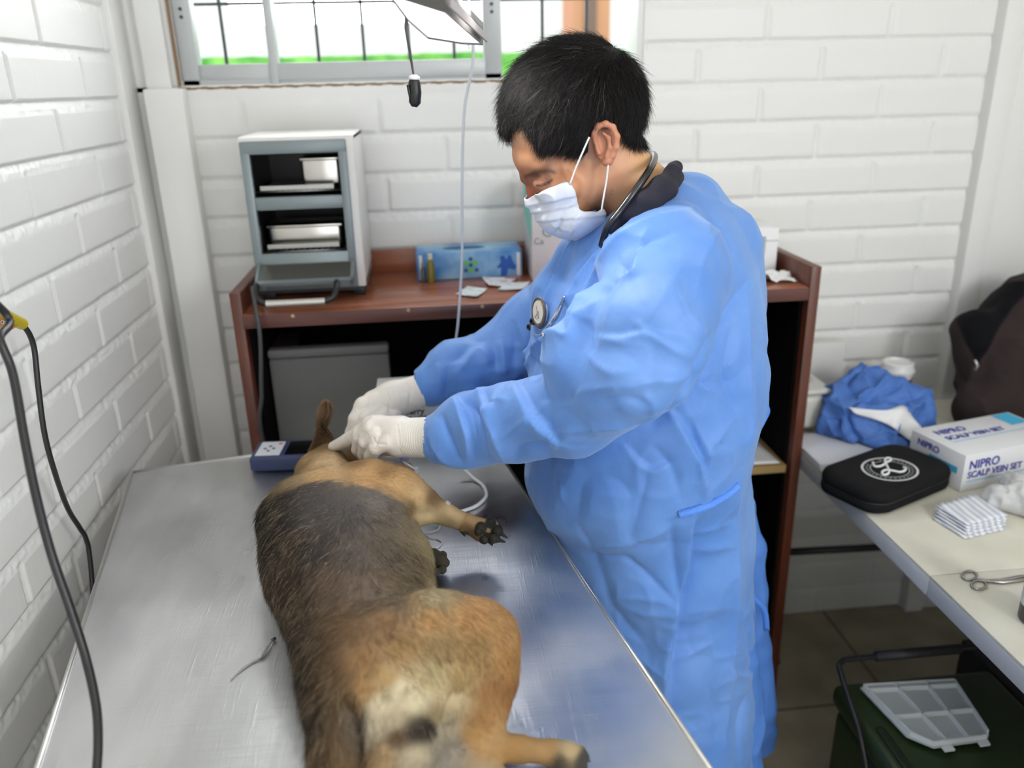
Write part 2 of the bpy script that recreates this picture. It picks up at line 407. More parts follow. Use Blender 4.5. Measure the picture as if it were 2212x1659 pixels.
# ---- exam table
def brushed(name, base, rough, seed=0.0):
    m = principled(name, base, rough, 1.0)
    n, l, b = nodes(m)
    tc = n.new('ShaderNodeTexCoord')
    def ns(scale, stretch, rot=0, det=4):
        mp = n.new('ShaderNodeMapping'); mp.inputs['Scale'].default_value = stretch; mp.inputs['Rotation'].default_value = (0, 0, rot); mp.inputs['Location'].default_value = (seed, 0, 0)
        t = n.new('ShaderNodeTexNoise'); t.inputs['Scale'].default_value = scale; t.inputs['Detail'].default_value = det
        l.new(tc.outputs['Object'], mp.inputs[0]); l.new(mp.outputs[0], t.inputs[0]); return t
    a = ns(5, (1, 1, 1), 0.3, 7); c = ns(60, (0.06, 1, 1), 1.2, 5); d = ns(45, (1, 0.05, 1), 0.5, 5)
    r = n.new('ShaderNodeMapRange'); r.inputs[1].default_value = 0.3; r.inputs[2].default_value = 0.72; r.inputs[3].default_value = rough-0.09; r.inputs[4].default_value = rough+0.2
    l.new(a.outputs[0], r.inputs[0]); l.new(r.outputs[0], b.inputs['Roughness'])
    m1 = n.new('ShaderNodeMath'); m1.operation = 'ADD'; l.new(c.outputs[0], m1.inputs[0]); l.new(d.outputs[0], m1.inputs[1])
    m2 = n.new('ShaderNodeMath'); m2.operation = 'MULTIPLY_ADD'; m2.inputs[1].default_value = 3.0
    w = ns(3.3, (1, 1, 1), 0, 2); l.new(w.outputs[0], m2.inputs[0]); l.new(m1.outputs[0], m2.inputs[2])
    bp = n.new('ShaderNodeBump'); bp.inputs['Strength'].default_value = 0.35; bp.inputs['Distance'].default_value = 0.0012
    l.new(m2.outputs[0], bp.inputs['Height']); l.new(bp.outputs[0], b.inputs['Normal'])
    # long fine scratches
    for (sc__, st__, ro__) in ((330, (1, 0.07, 1), 0.6), (300, (0.06, 1, 1), 0.25), (260, (1, 0.06, 1), -0.9)):
        q_ = ns(sc__, st__, ro__, 2); mr_ = n.new('ShaderNodeMapRange'); mr_.inputs[1].default_value = 0.60; mr_.inputs[2].default_value = 0.74; mr_.inputs[3].default_value = 0.0; mr_.inputs[4].default_value = 1.0
        l.new(q_.outputs[0], mr_.inputs[0]); bq = n.new('ShaderNodeBump'); bq.inputs['Strength'].default_value = 0.3; bq.inputs['Distance'].default_value = 0.0003
        l.new(mr_.outputs[0], bq.inputs['Height']); l.new(b.inputs['Normal'].links[0].from_socket, bq.inputs['Normal']); l.new(bq.outputs[0], b.inputs['Normal'])
    # dried streaks
    e = ns(7, (1, 0.35, 1), 0.7, 8); rr = n.new('ShaderNodeValToRGB'); rr.color_ramp.elements[0].position = 0.40; rr.color_ramp.elements[1].position = 0.68
    rr.color_ramp.elements[0].color = (*base, 1); rr.color_ramp.elements[1].color = tuple(min(1, v*1.38) for v in base)+(1,)
    l.new(e.outputs[0], rr.inputs[0]); l.new(rr.outputs[0], b.inputs['Base Color'])
    return m
M['table'] = brushed('worn_steel_sheet', (0.56, 0.56, 0.56), 0.31)
et = thing('exam_table', 'stainless steel veterinary exam table with scratched top, carrying the dog', 'table', (tp(TW/2, TL/2, 0)))
b = MB()
c = tp(TW/2, TL/2, TZ-0.016)
b.box(c, (TW, TL, 0.032), Rt, 0.005, 3)
b.build('tabletop', M['table'], et, angle=40)
b = MB()
def lip(a0, b0, a1, b1):
    p, q = tp(a0, b0, TZ), tp(a1, b1, TZ)
    b.tube([p, q], 0.0032, 10)
e_ = 0.004
lip(e_, e_, TW-e_, e_); lip(TW-e_, e_, TW-e_, TL-e_); lip(e_, TL-e_, TW-e_, TL-e_); lip(e_, e_, e_, TL-e_)
b.build('rolled_edge', principled('edge_steel', (0.75, 0.74, 0.72), 0.3, 1.0), et, smooth=True)
for a in (0.05, TW-0.05):
    for q in (0.06, TL-0.06):
        b = MB(); b.tube([tp(a, q, 0), tp(a, q, TZ-0.03)], 0.018, 16); b.build('leg', M['steel'], et, angle=40)
for k, (a0, b0, a1, b1) in enumerate(((0.05, 0.06, 0.05, TL-0.06), (TW-0.05, 0.06, TW-0.05, TL-0.06))):
    b = MB(); b.tube([tp(a0, b0, 0.25), tp(a1, b1, 0.25)], 0.012, 12); b.build('stretcher', M['steel'], et, angle=40)

# ---- cabinet under the window
def wood(name, c1, c2, rough, scale=5, stretch=(1, 9, 9)):
    m = principled(name, c1, rough, spec=0.5); add_mottle(m, c1, c2, scale, 6, stretch, 0.3, 0.7); add_bump(m, 60, 0.08, 0.001, stretch=stretch); return m
M['wood'] = wood('cherry_laminate_lit', hexc('7e4630'), hexc('a4664a'), 0.2)  # lighter copy of the laminate: window light on the top put into the colour
M['woodv'] = wood('cherry_laminate_shaded', hexc('4f281a'), hexc('6d3a26'), 0.35, stretch=(9, 9, 1))  # darker copy of the same laminate: weaker light on uprights put into the colour
M['inner'] = principled('interior_shade_black', (0.0035, 0.003, 0.003), 0.9, spec=0.1)  # near black: the deep shade inside the bays put into the colour
M['raw'] = principled('raw_board_edge', hexc('a08454'), 0.8)
cx0, cx1, cy0, cy1, cz = -0.400, 0.818, 1.62, 1.975, 1.128
cab = thing('counter_cabinet', 'brown laminate counter cabinet with raised rim and dark open bays under the window', 'cabinet', (0.2, 1.8, 0))
b = MB(); b.box2((cx0+0.02, cy0, cz-0.028), (cx1-0.022, cy1, cz), 0.003); ct_ = b.build('countertop', M['wood'], cab, angle=40)
b = MB(); b.box2((cx0+0.021, cy0-0.0025, cz-0.0285), (cx1-0.022, cy0+0.0005, cz-0.001), 0.001); b.build('front_edging', wood('edge_laminate_shaded', hexc('4f2f28'), hexc('66403a'), 0.35), ct_, angle=40)  # front edge coloured darker, the shade of its upright face painted in
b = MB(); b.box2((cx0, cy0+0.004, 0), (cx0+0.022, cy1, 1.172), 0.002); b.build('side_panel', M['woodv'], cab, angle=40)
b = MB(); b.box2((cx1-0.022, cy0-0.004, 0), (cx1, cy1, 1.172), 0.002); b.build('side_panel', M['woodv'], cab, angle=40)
b = MB(); b.box2((cx0, cy1-0.002, cz-0.03), (cx1, cy1+0.016, 1.178), 0.002); b.build('backsplash', M['wood'], cab, angle=40)
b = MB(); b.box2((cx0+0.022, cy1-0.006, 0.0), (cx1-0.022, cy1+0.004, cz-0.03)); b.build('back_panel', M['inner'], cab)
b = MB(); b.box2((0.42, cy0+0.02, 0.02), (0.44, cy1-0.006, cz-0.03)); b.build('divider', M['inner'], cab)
b = MB(); b.box2((cx0+0.024, cy0+0.03, 0.0), (cx0+0.030, cy1-0.01, cz-0.03)); b.build('shade_lining', M['inner'], cab)  # thin black sheets added inside the side panels to stand for shade
b = MB(); b.box2((cx1-0.030, cy0+0.02, 0.0), (cx1-0.0225, cy1-0.01, cz-0.03)); b.build('shade_lining', M['inner'], cab)
b = MB(); b.box2((0.44, cy0+0.004, 0.690), (cx1-0.0305, cy1-0.008, 0.708)); b.build('shelf', [M['raw']], cab)
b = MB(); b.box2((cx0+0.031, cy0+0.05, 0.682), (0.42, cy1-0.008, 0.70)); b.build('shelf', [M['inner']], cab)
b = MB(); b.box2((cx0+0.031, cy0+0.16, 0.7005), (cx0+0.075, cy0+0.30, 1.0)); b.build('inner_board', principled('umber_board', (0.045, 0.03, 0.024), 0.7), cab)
mchip = principled('chipboard', hexc('b39b80'), 0.9)
for x in (-0.28, -0.05, 0.1, 0.26):
    b = MB(); b.lathe((x, cy0-0.0036, cz-0.006), [(0, 0.001), (0.004, 0)], 7, Matrix.Rotation(radians(90), 3, 'X')); b.build('edge_chip', mchip, cab)
# grey panel inside
g0, g1 = ony(577, 757, 1.745), ony(838, 748, 1.745)
b = MB(); b.box2((g0[0], 1.745, 0.7005), (g1[0], 1.775, g0[2]-0.022), 0.006)
gb = tag(b.build('flat_panel', principled('grey_card', (0.20, 0.20, 0.195), 0.6), angle=40), 'large plain grey panel standing inside the cabinet bay below the oven', 'panel')
b = MB(); b.box2((g0[0]-0.001, 1.743, g0[2]-0.021), (g1[0]+0.001, 1.776, g0[2]), 0.006); b.build('top_rail', principled('grey_card_lid', (0.22, 0.22, 0.215), 0.6), gb, angle=40)
# roll of tape and papers on the right shelf
o = MB(); th = [i*2*pi/30 for i in range(30)]
rc = ony(1682, 966, 1.72); R_ = 0.022
ring = lambda r, y: [np.array([rc[0]+r*cos(t), y, 0.7085+R_+r*sin(t)]) for t in th]
o.grid([ring(0.022, 1.70), ring(0.022, 1.73), ring(0.015, 1.73), ring(0.015, 1.70)], closed_u=True, closed_v=True)
tag(o.build('tape_roll', M['white'], smooth=False), 'roll of white tape on the right-hand cabinet shelf', 'tape')
def sheet(name, pts, z, label, cat, mat=None, curl=0.006, n=10, group=None, thick=0.0006):
    """loose rectangular sheet, four corners (x, y)"""
    p = [np.array(q, float) for q in pts]; V = np.zeros((n, n, 3))
    for i in range(n):
        for j in range(n):
            u, v = i/(n-1), j/(n-1)
            q = (1-u)*(1-v)*p[0]+u*(1-v)*p[1]+u*v*p[2]+(1-u)*v*p[3]
            V[i, j] = (q[0], q[1], z+curl*(abs(fbm(np.array([q[0]*9, q[1]*9, 3.]), 1.7, 3)-0.5)*2+((u-0.5)**2+(v-0.5)**2)*0.6))
    me = grid_mesh(V); o = link_mesh(name, me, mat or M['paper'], None, True)
    md = o.modifiers.new('s', 'SOLIDIFY'); md.thickness = thick; md.offset = 1
    return tag(o, label, cat, group)
sheet('paper_sheet', [(0.62, 1.63), (0.775, 1.63), (0.77, 1.80), (0.60, 1.80)], 0.7085, 'white printed sheets lying under the tape roll on the cabinet shelf', 'paper')

# ---- mini oven used as instrument store
OY = 1.725
def xz(px, py, Y=OY): p = ony(px, py, Y); return p[0], p[2]
ox0, oz1 = xz(514, 307); ox1, _ = xz(746, 303); oz0 = cz+0.022
ov = thing('mini_oven', 'white mini oven with grey front, door open, on the left of the counter', 'oven', ((ox0+ox1)/2, 1.84, cz))
D1 = 1.955
case = principled('oven_white', (0.80, 0.79, 0.76), 0.4)
b = MB(); xa, xb = ox0-0.002, ox1+0.016
b.box2((xa, OY+0.012, oz0), (xa+0.012, D1, oz1+0.008)); b.box2((xb-0.022, OY+0.004, oz0), (xb, D1, oz1+0.008), 0.003)
b.box2((xa, OY+0.006, oz1-0.003), (xb, D1, oz1+0.008), 0.003); b.box2((xa, OY+0.01, oz0), (xb, D1, oz0+0.012)); b.box2((xa, D1-0.006, oz0), (xb, D1, oz1+0.008))
b.build('body', case, ov, angle=40)
M['bezel'] = principled('oven_bezel', (0.22, 0.26, 0.27), 0.35, 0.35)
zA = xz(640, 332)[1]; zB1, zB0 = xz(640, 425)[1], xz(640, 453)[1]; zC = xz(650, 546)[1]
b = MB(); b.box2((ox0, OY, zA), (ox1, OY+0.016, oz1), 0.003); b.box2((ox0, OY, oz0), (ox0+0.018, OY+0.016, zA+0.004), 0.002)
b.box2((ox1-0.017, OY, oz0), (ox1, OY+0.016, zA+0.004), 0.002); b.box2((ox0+0.016, OY+0.003, zB0), (ox1-0.015, OY+0.02, zB1), 0.002)
b.box2((ox0+0.016, OY, oz0), (ox1-0.015, OY+0.012, zC), 0.002)
b.build('front_frame', M['bezel'], ov, angle=40)
b = MB(); i0, i1 = ox0+0.016, ox1-0.015
b.box2((i0, D1-0.009, oz0+0.012), (i1, D1-0.0065, oz1-0.004)); b.box2((i0, OY+0.02, oz0+0.012), (i0+0.001, D1-0.01, oz1-0.004)); b.box2((i1-0.001, OY+0.02, oz0+0.012), (i1, D1-0.01, oz1-0.004))
b.box2((i0, OY+0.02, zB0+0.006), (i1, D1-0.01, zB0+0.009)); b.box2((i0, OY+0.02, oz1-0.006), (i1, D1-0.01, oz1-0.004))
b.build('cavity', principled('oven_cavity', (0.03, 0.03, 0.03), 0.35, 0.8), ov)
wire = principled('wire_rack', (0.42, 0.42, 0.40), 0.35, 1.0)
for zr in (xz(640, 412, OY+0.03)[1], xz(650, 541, OY+0.03)[1]):
    b = MB()
    for y in (OY+0.024, D1-0.02): b.tube([(i0+0.002, y, zr), (i1-0.002, y, zr)], 0.002, 8)
    for k in range(14):
        x = i0+0.008+(i1-i0-0.016)*k/13; b.tube([(x, OY+0.024, zr), (x, D1-0.02, zr)], 0.0011, 6)
    b.build('wire_rack', wire, ov, smooth=True)
for zr in (xz(640, 404, OY+0.03)[1], xz(650, 530, OY+0.03)[1]):
    b = MB(); b.box2((i0+0.01, OY+0.03, zr-0.005), (i1-0.02, D1-0.03, zr-0.003)); b.box2((i0+0.01, OY+0.028, zr-0.005), (i1-0.02, OY+0.031, zr+0.004)); b.build('tray', wire, ov)
# open glass door folded down toward the viewer
hz = xz(650, 560)[1]; hz = min(hz, cz+0.075)
p_h = np.array([0, OY-0.006, hz]); p_e = np.array([0, OY-0.062, cz+0.046])
dv = (p_e-p_h); dn = np.cross(np.array([1.0, 0, 0]), dv); dn /= np.linalg.norm(dn); dn *= np.sign(dn[2])
def dp(x, t, o=0.0): q = p_h+dv*t+dn*o; return (x, q[1], q[2])
gm = principled('smoked_door_glass', (0.20, 0.20, 0.18), 0.12, 0.6)
b = MB(); b.poly([dp(ox0+0.012, 0.0), dp(ox1-0.006, 0.0), dp(ox1-0.006, 0.86), dp(ox0+0.012, 0.86)], tuple(dn*0.004)); b.build('door_glass', gm, ov)
b = MB()
for (x0, x1, t0, t1) in ((ox0+0.008, ox0+0.014, 0, 1), (ox1-0.01, ox1-0.004, 0, 1), (ox0+0.008, ox1-0.004, 0.84, 1.0)):
    b.poly([dp(x0, t0, -0.001), dp(x1, t0, -0.001), dp(x1, t1, -0.001), dp(x0, t1, -0.001)], tuple(dn*0.008))
b.build('door_frame', M['bezel'], ov)
b = MB(); hx0, hx1 = xz(556, 640, OY-0.07)[0], xz(728, 625, OY-0.07)[0]
hp = [dp(hx0, 0.96, 0.002), (hx0, OY-0.082, cz+0.040), (hx0+0.006, OY-0.096, cz+0.026), (hx0+0.024, OY-0.103, cz+0.020)]
hq = [(2*((hx0+hx1)/2)-p[0], p[1], p[2]) for p in hp]; b.tube(spline(hp, 6)+spline(hq, 6)[::-1], 0.0065, 12)
hd = b.build('handle', M['black'], ov, smooth=True)
b = MB(); b.tube([(hx0+0.022, OY-0.103, cz+0.020), (hx1-0.022, OY-0.103, cz+0.020)], 0.0072, 14); b.build('grip_bar', principled('satin_bar', (0.6, 0.58, 0.54), 0.35, 0.8), hd, angle=40)
for x in (xa+0.02, xb-0.016):
    for y in (OY+0.03, D1-0.03):
        b = MB(); b.box2((x-0.013, y-0.013, cz+0.0003), (x+0.013, y+0.013, oz0+0.001), 0.002); b.build('foot', M['black'], ov, angle=40)
b = MB(); b.box2((ox0+0.004, OY+0.001, oz0-0.006), (ox1, OY+0.02, oz0)); b.build('base_lip', M['black'], ov)
# steel instrument tins inside
def tin(x0, x1, y0, y1, z0, z1, lab):
    b = MB(); b.box2((x0, y0, z0), (x1, y1, z1), 0.008, 3); t = b.build('steel_tin', M['steel'], angle=50)
    tag(t, lab, 'tin'); b = MB(); b.box2((x0-0.002, y0-0.002, z1-0.008), (x1+0.002, y1+0.002, z1-0.001), 0.002); b.build('lid', M['steel'], t, angle=50); return t
u0 = xz(654, 395, OY+0.05); u1 = xz(733, 338, OY+0.05)
zt1 = xz(640, 404, OY+0.03)[1]; zt2 = xz(650, 530, OY+0.03)[1]
tin(u0[0], u1[0], OY+0.05, OY+0.17, zt1-0.0028, xz(690, 338, OY+0.05)[1], 'shiny upright steel tin on the upper oven rack')
u0 = xz(580, 515, OY+0.05); u1 = xz(737, 480, OY+0.05)
tin(u0[0], u1[0], OY+0.05, OY+0.14, zt2-0.0028, u1[1], 'wide low steel tin on the lower oven rack')
# oven's power cord hanging in front of the cabinet
b = MB(); b.tube(spline([(xa-0.005, OY+0.03, cz+0.006), ony(546, 622, 1.66), ony(553, 670, 1.612), ony(562, 730, 1.600), ony(565, 850, 1.596), ony(571, 960, 1.595), (-0.305, 1.60, 0.5), (-0.29, 1.60, 0.12)], 10), 0.0042, 10)
b.build('power_cord', principled('grey_cord', (0.05, 0.05, 0.055), 0.5), ov, smooth=True)

# ---- things on the counter
gx0, gx1 = ony(902, 603, 1.85)[0], ony(1128, 597, 1.85)[0]
gl = thing('glove_box', 'blue printed box of disposable gloves lying on the counter', 'glove box', ((gx0+gx1)/2, 1.9, cz))
gz = cz+0.0005; gt = gz+0.062
mb_ = principled('blue_print', (0.12, 0.33, 0.66), 0.4)
add_mottle(mb_, (0.05, 0.22, 0.55), (0.42, 0.66, 0.82), 11, 3, (1, 1, 1), 0.35, 0.68)
b = MB(); b.box2((gx0, 1.85, gz), (gx1, 1.962, gt), 0.002); b.build('carton', mb_, gl, angle=40)
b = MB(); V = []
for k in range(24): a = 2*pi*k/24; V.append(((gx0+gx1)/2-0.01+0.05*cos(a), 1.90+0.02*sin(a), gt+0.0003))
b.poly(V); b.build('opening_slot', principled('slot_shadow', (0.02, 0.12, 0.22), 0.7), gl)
b = MB(); b.box2((gx0+0.006, 1.8490, gz+0.002), (gx0+0.013, 1.8495, gt-0.004)); b.build('white_edge_print', M['white'], gl)
b = MB(); b.box2((gx1-0.012, 1.849, gz+0.002), (gx1-0.004, 1.8495, gt-0.006)); b.build('white_edge_print', M['white'], gl)
def disc(b, x, z, r, y, n=16): b.poly([(x+r*cos(2*pi*k/n), y, z+r*sin(2*pi*k/n)) for k in range(n)])
hcx = ony(1017, 572, 1.85)[0]; hcz = gz+0.030
b = MB()
for dx, dz in ((-0.010, 0.006), (0.010, 0.006), (0.0, -0.011)): disc(b, hcx+dx, hcz+dz, 0.006, 1.8488, 6)
b.build('green_hexagons', principled('green_print', (0.15, 0.55, 0.04), 0.5), gl)
b = MB()
for dx, dz in ((0, 0.015), (0.0, 0.001), (-0.012, -0.011), (0.013, -0.011)): disc(b, hcx+dx, hcz+dz, 0.0048, 1.8488, 6)
b.build('dark_hexagons', principled('navy_print', (0.02, 0.08, 0.14), 0.5), gl)
b = MB(); hx = ony(1092, 575, 1.85)[0]; hz_ = gz+0.026
b.poly([(hx-0.011, 1.8486, hz_-0.024), (hx+0.002, 1.8486, hz_-0.024), (hx+0.006, 1.8486, hz_-0.006), (hx+0.020, 1.8486, hz_-0.010), (hx+0.026, 1.8486, hz_-0.002), (hx+0.019, 1.8486, hz_+0.004),
        (hx+0.013, 1.8486, hz_+0.022), (hx+0.008, 1.8486, hz_+0.024), (hx+0.003, 1.8486, hz_+0.014), (hx-0.004, 1.8486, hz_+0.024), (hx-0.012, 1.8486, hz_+0.022), (hx-0.011, 1.8486, hz_+0.008), (hx-0.02, 1.8486, hz_-0.002), (hx-0.017, 1.8486, hz_-0.006), (hx-0.011, 1.8486, hz_-0.003)])
b.build('printed_hand', principled('hand_print', (0.02, 0.10, 0.42), 0.5), gl)
def vial(px, py, Y, r, h, col, cap, label):
    p = onz(px, py, cz); x = p[0]; y = Y
    b = MB(); b.lathe((x, y, cz), [(0, 0.0005), (r, 0.0005), (r, h*0.62), (r*0.55, h*0.74), (r*0.5, h*0.8)], 20)
    t = tag(b.build('glass_vial', principled('vial_'+col, hexc(col), 0.15), angle=50), label, 'vial')
    b = MB(); b.lathe((x, y, cz), [(0, h*0.8), (r*0.62, h*0.8), (r*0.62, h*0.99), (0, h)], 18); b.build('cap', principled('vialcap_'+cap, hexc(cap), 0.4), t, angle=50)
vial(932, 606, 1.830, 0.0085, 0.066, '7a6a10', 'd8d6bc', 'amber vial with pale cap in front of the blue glove box')
vial(915, 608, 1.832, 0.0055, 0.046, '4a4548', '8a8a90', 'thin dark vial left of the amber vial')
# tall carton behind the head
tb = thing('tall_carton', 'white and mint tall carton at the back of the counter beside the glove box', 'carton', (0.29, 1.87, cz))
x0 = ony(1150, 590, 1.80)[0]; zt = ony(1150, 418, 1.80)[2]+0.02
b = MB(); b.box2((x0, 1.80, cz+0.0005), (x0+0.17, 1.935, zt), 0.001); b.build('carton', principled('card_pinkwhite', (0.66, 0.62, 0.63), 0.6), tb, angle=40)
mint = principled('mint_print', (0.22, 0.62, 0.52), 0.6)
b = MB(); b.poly([(x0-0.0006, 1.801, zt-0.001), (x0-0.0006, 1.934, zt-0.001), (x0-0.0006, 1.934, zt-0.08), (x0-0.0006, 1.801, zt-0.135)])
b.poly([(x0+0.001, 1.7994, zt-0.001), (x0+0.16, 1.7994, zt-0.001), (x0+0.16, 1.7994, zt-0.012), (x0+0.001, 1.7994, zt-0.05)])
b.build('mint_band', mint, tb)
text_mesh('letter', 'C', 0.034, (x0+0.022, 1.799, cz+0.098), (1, 0, 0), (0, 0, 1), principled('grey_ink', (0.25, 0.28, 0.28), 0.6), tb)
text_mesh('lettering', 'Ca', 0.02, (x0+0.004, 1.799, cz+0.082), (1, 0, 0), (0, 0, 1), bpy.data.materials['grey_ink'], tb)
# wrappers
def wrap(pts, label, mat=None):
    return sheet('wrapper', [onz(x, y, cz)[:2] for x, y in pts], cz+0.001, label, 'wrapper', mat, 0.006, 12)
wm = principled('wrapper_film', (0.78, 0.78, 0.80), 0.35); add_mottle(wm, (0.42, 0.62, 0.60), (0.82, 0.82, 0.85), 45, 2, lo=0.35, hi=0.45)
wm2 = principled('wrapper_red', (0.78, 0.78, 0.80), 0.35); add_mottle(wm2, (0.45, 0.13, 0.12), (0.82, 0.80, 0.82), 36, 2, lo=0.36, hi=0.44)
wrap([(985, 640), (1030, 645), (1052, 628), (1010, 621)], 'small torn white wrapper lying nearest the counter edge', wm)
wrap([(1055, 622), (1085, 622), (1125, 600), (1040, 600)], 'white and red torn wrapper in front of the glove box', wm2)
wrap([(1075, 629), (1130, 629), (1145, 612), (1095, 612)], 'white flattened wrapper against the blue sleeve on the counter', wm)
# right end of the counter: barcoded box and crumpled paper
rb = thing('barcode_box', 'small white box with a grey barcode at the right end of the counter', 'box', (0.70, 1.8, cz))
bx1, bz1 = ony(1674, 600, 1.76)[0], ony(1660, 492, 1.76)[2]
b = MB(); b.box2((bx1-0.15, 1.76, cz+0.0005), (bx1, 1.90, bz1), 0.002); b.build('carton', M['paper'], rb, angle=40)
b = MB()
xx = bx1-0.078
for i in range(13):
    w = random.uniform(0.0012, 0.0035); b.box2((xx, 1.7594, cz+0.045), (xx+w, 1.7598, cz+0.085)); xx += w+random.uniform(0.001, 0.003)
b.build('barcode', principled('barcode_ink', (0.22, 0.30, 0.31), 0.6), rb)
b = MB(); b.box2((bx1-0.15, 1.7592, bz1-0.03), (bx1, 1.7598, bz1-0.0285)); b.build('lid_seam', M['grey'], rb)
def crumple(name, c, dims, amp, seed, mat, label, cat, nu=40, parent=None, flat=0.0):
    """loose bent sheet: heightfield with sharp folds"""
    V = np.zeros((nu, nu, 3)); uu, vv = np.meshgrid(np.linspace(-.5, .5, nu), np.linspace(-.5, .5, nu), indexing='ij')
    P = np.stack([uu*2, vv*2, np.full_like(uu, seed)], -1)
    h = np.abs(fbm(P, 1.1, 3)-0.5)*2*amp+np.abs(fbm(P+5, 2.6, 2)-0.5)*amp*0.6
    V[..., 0] = c[0]+uu*dims[0]+(fbm(P+3, 1.5, 2)-0.5)*amp; V[..., 1] = c[1]+vv*dims[1]; V[..., 2] = c[2]+h+flat*(vv+0.5)
    V[..., 2] -= h.min()
    o = link_mesh(name, grid_mesh(V), mat, parent, False); md = o.modifiers.new('s', 'SOLIDIFY'); md.thickness = 0.0007; md.offset = 1
    return tag(o, label, cat)
pc = onz(1662, 612, cz)
crumple('crumpled_paper', (pc[0], pc[1]+0.035, cz+0.0012), (0.115, 0.085), 0.045, 4.0, M['paper'], 'crumpled white paper at the right end of the counter in front of the barcode box', 'paper', 22)

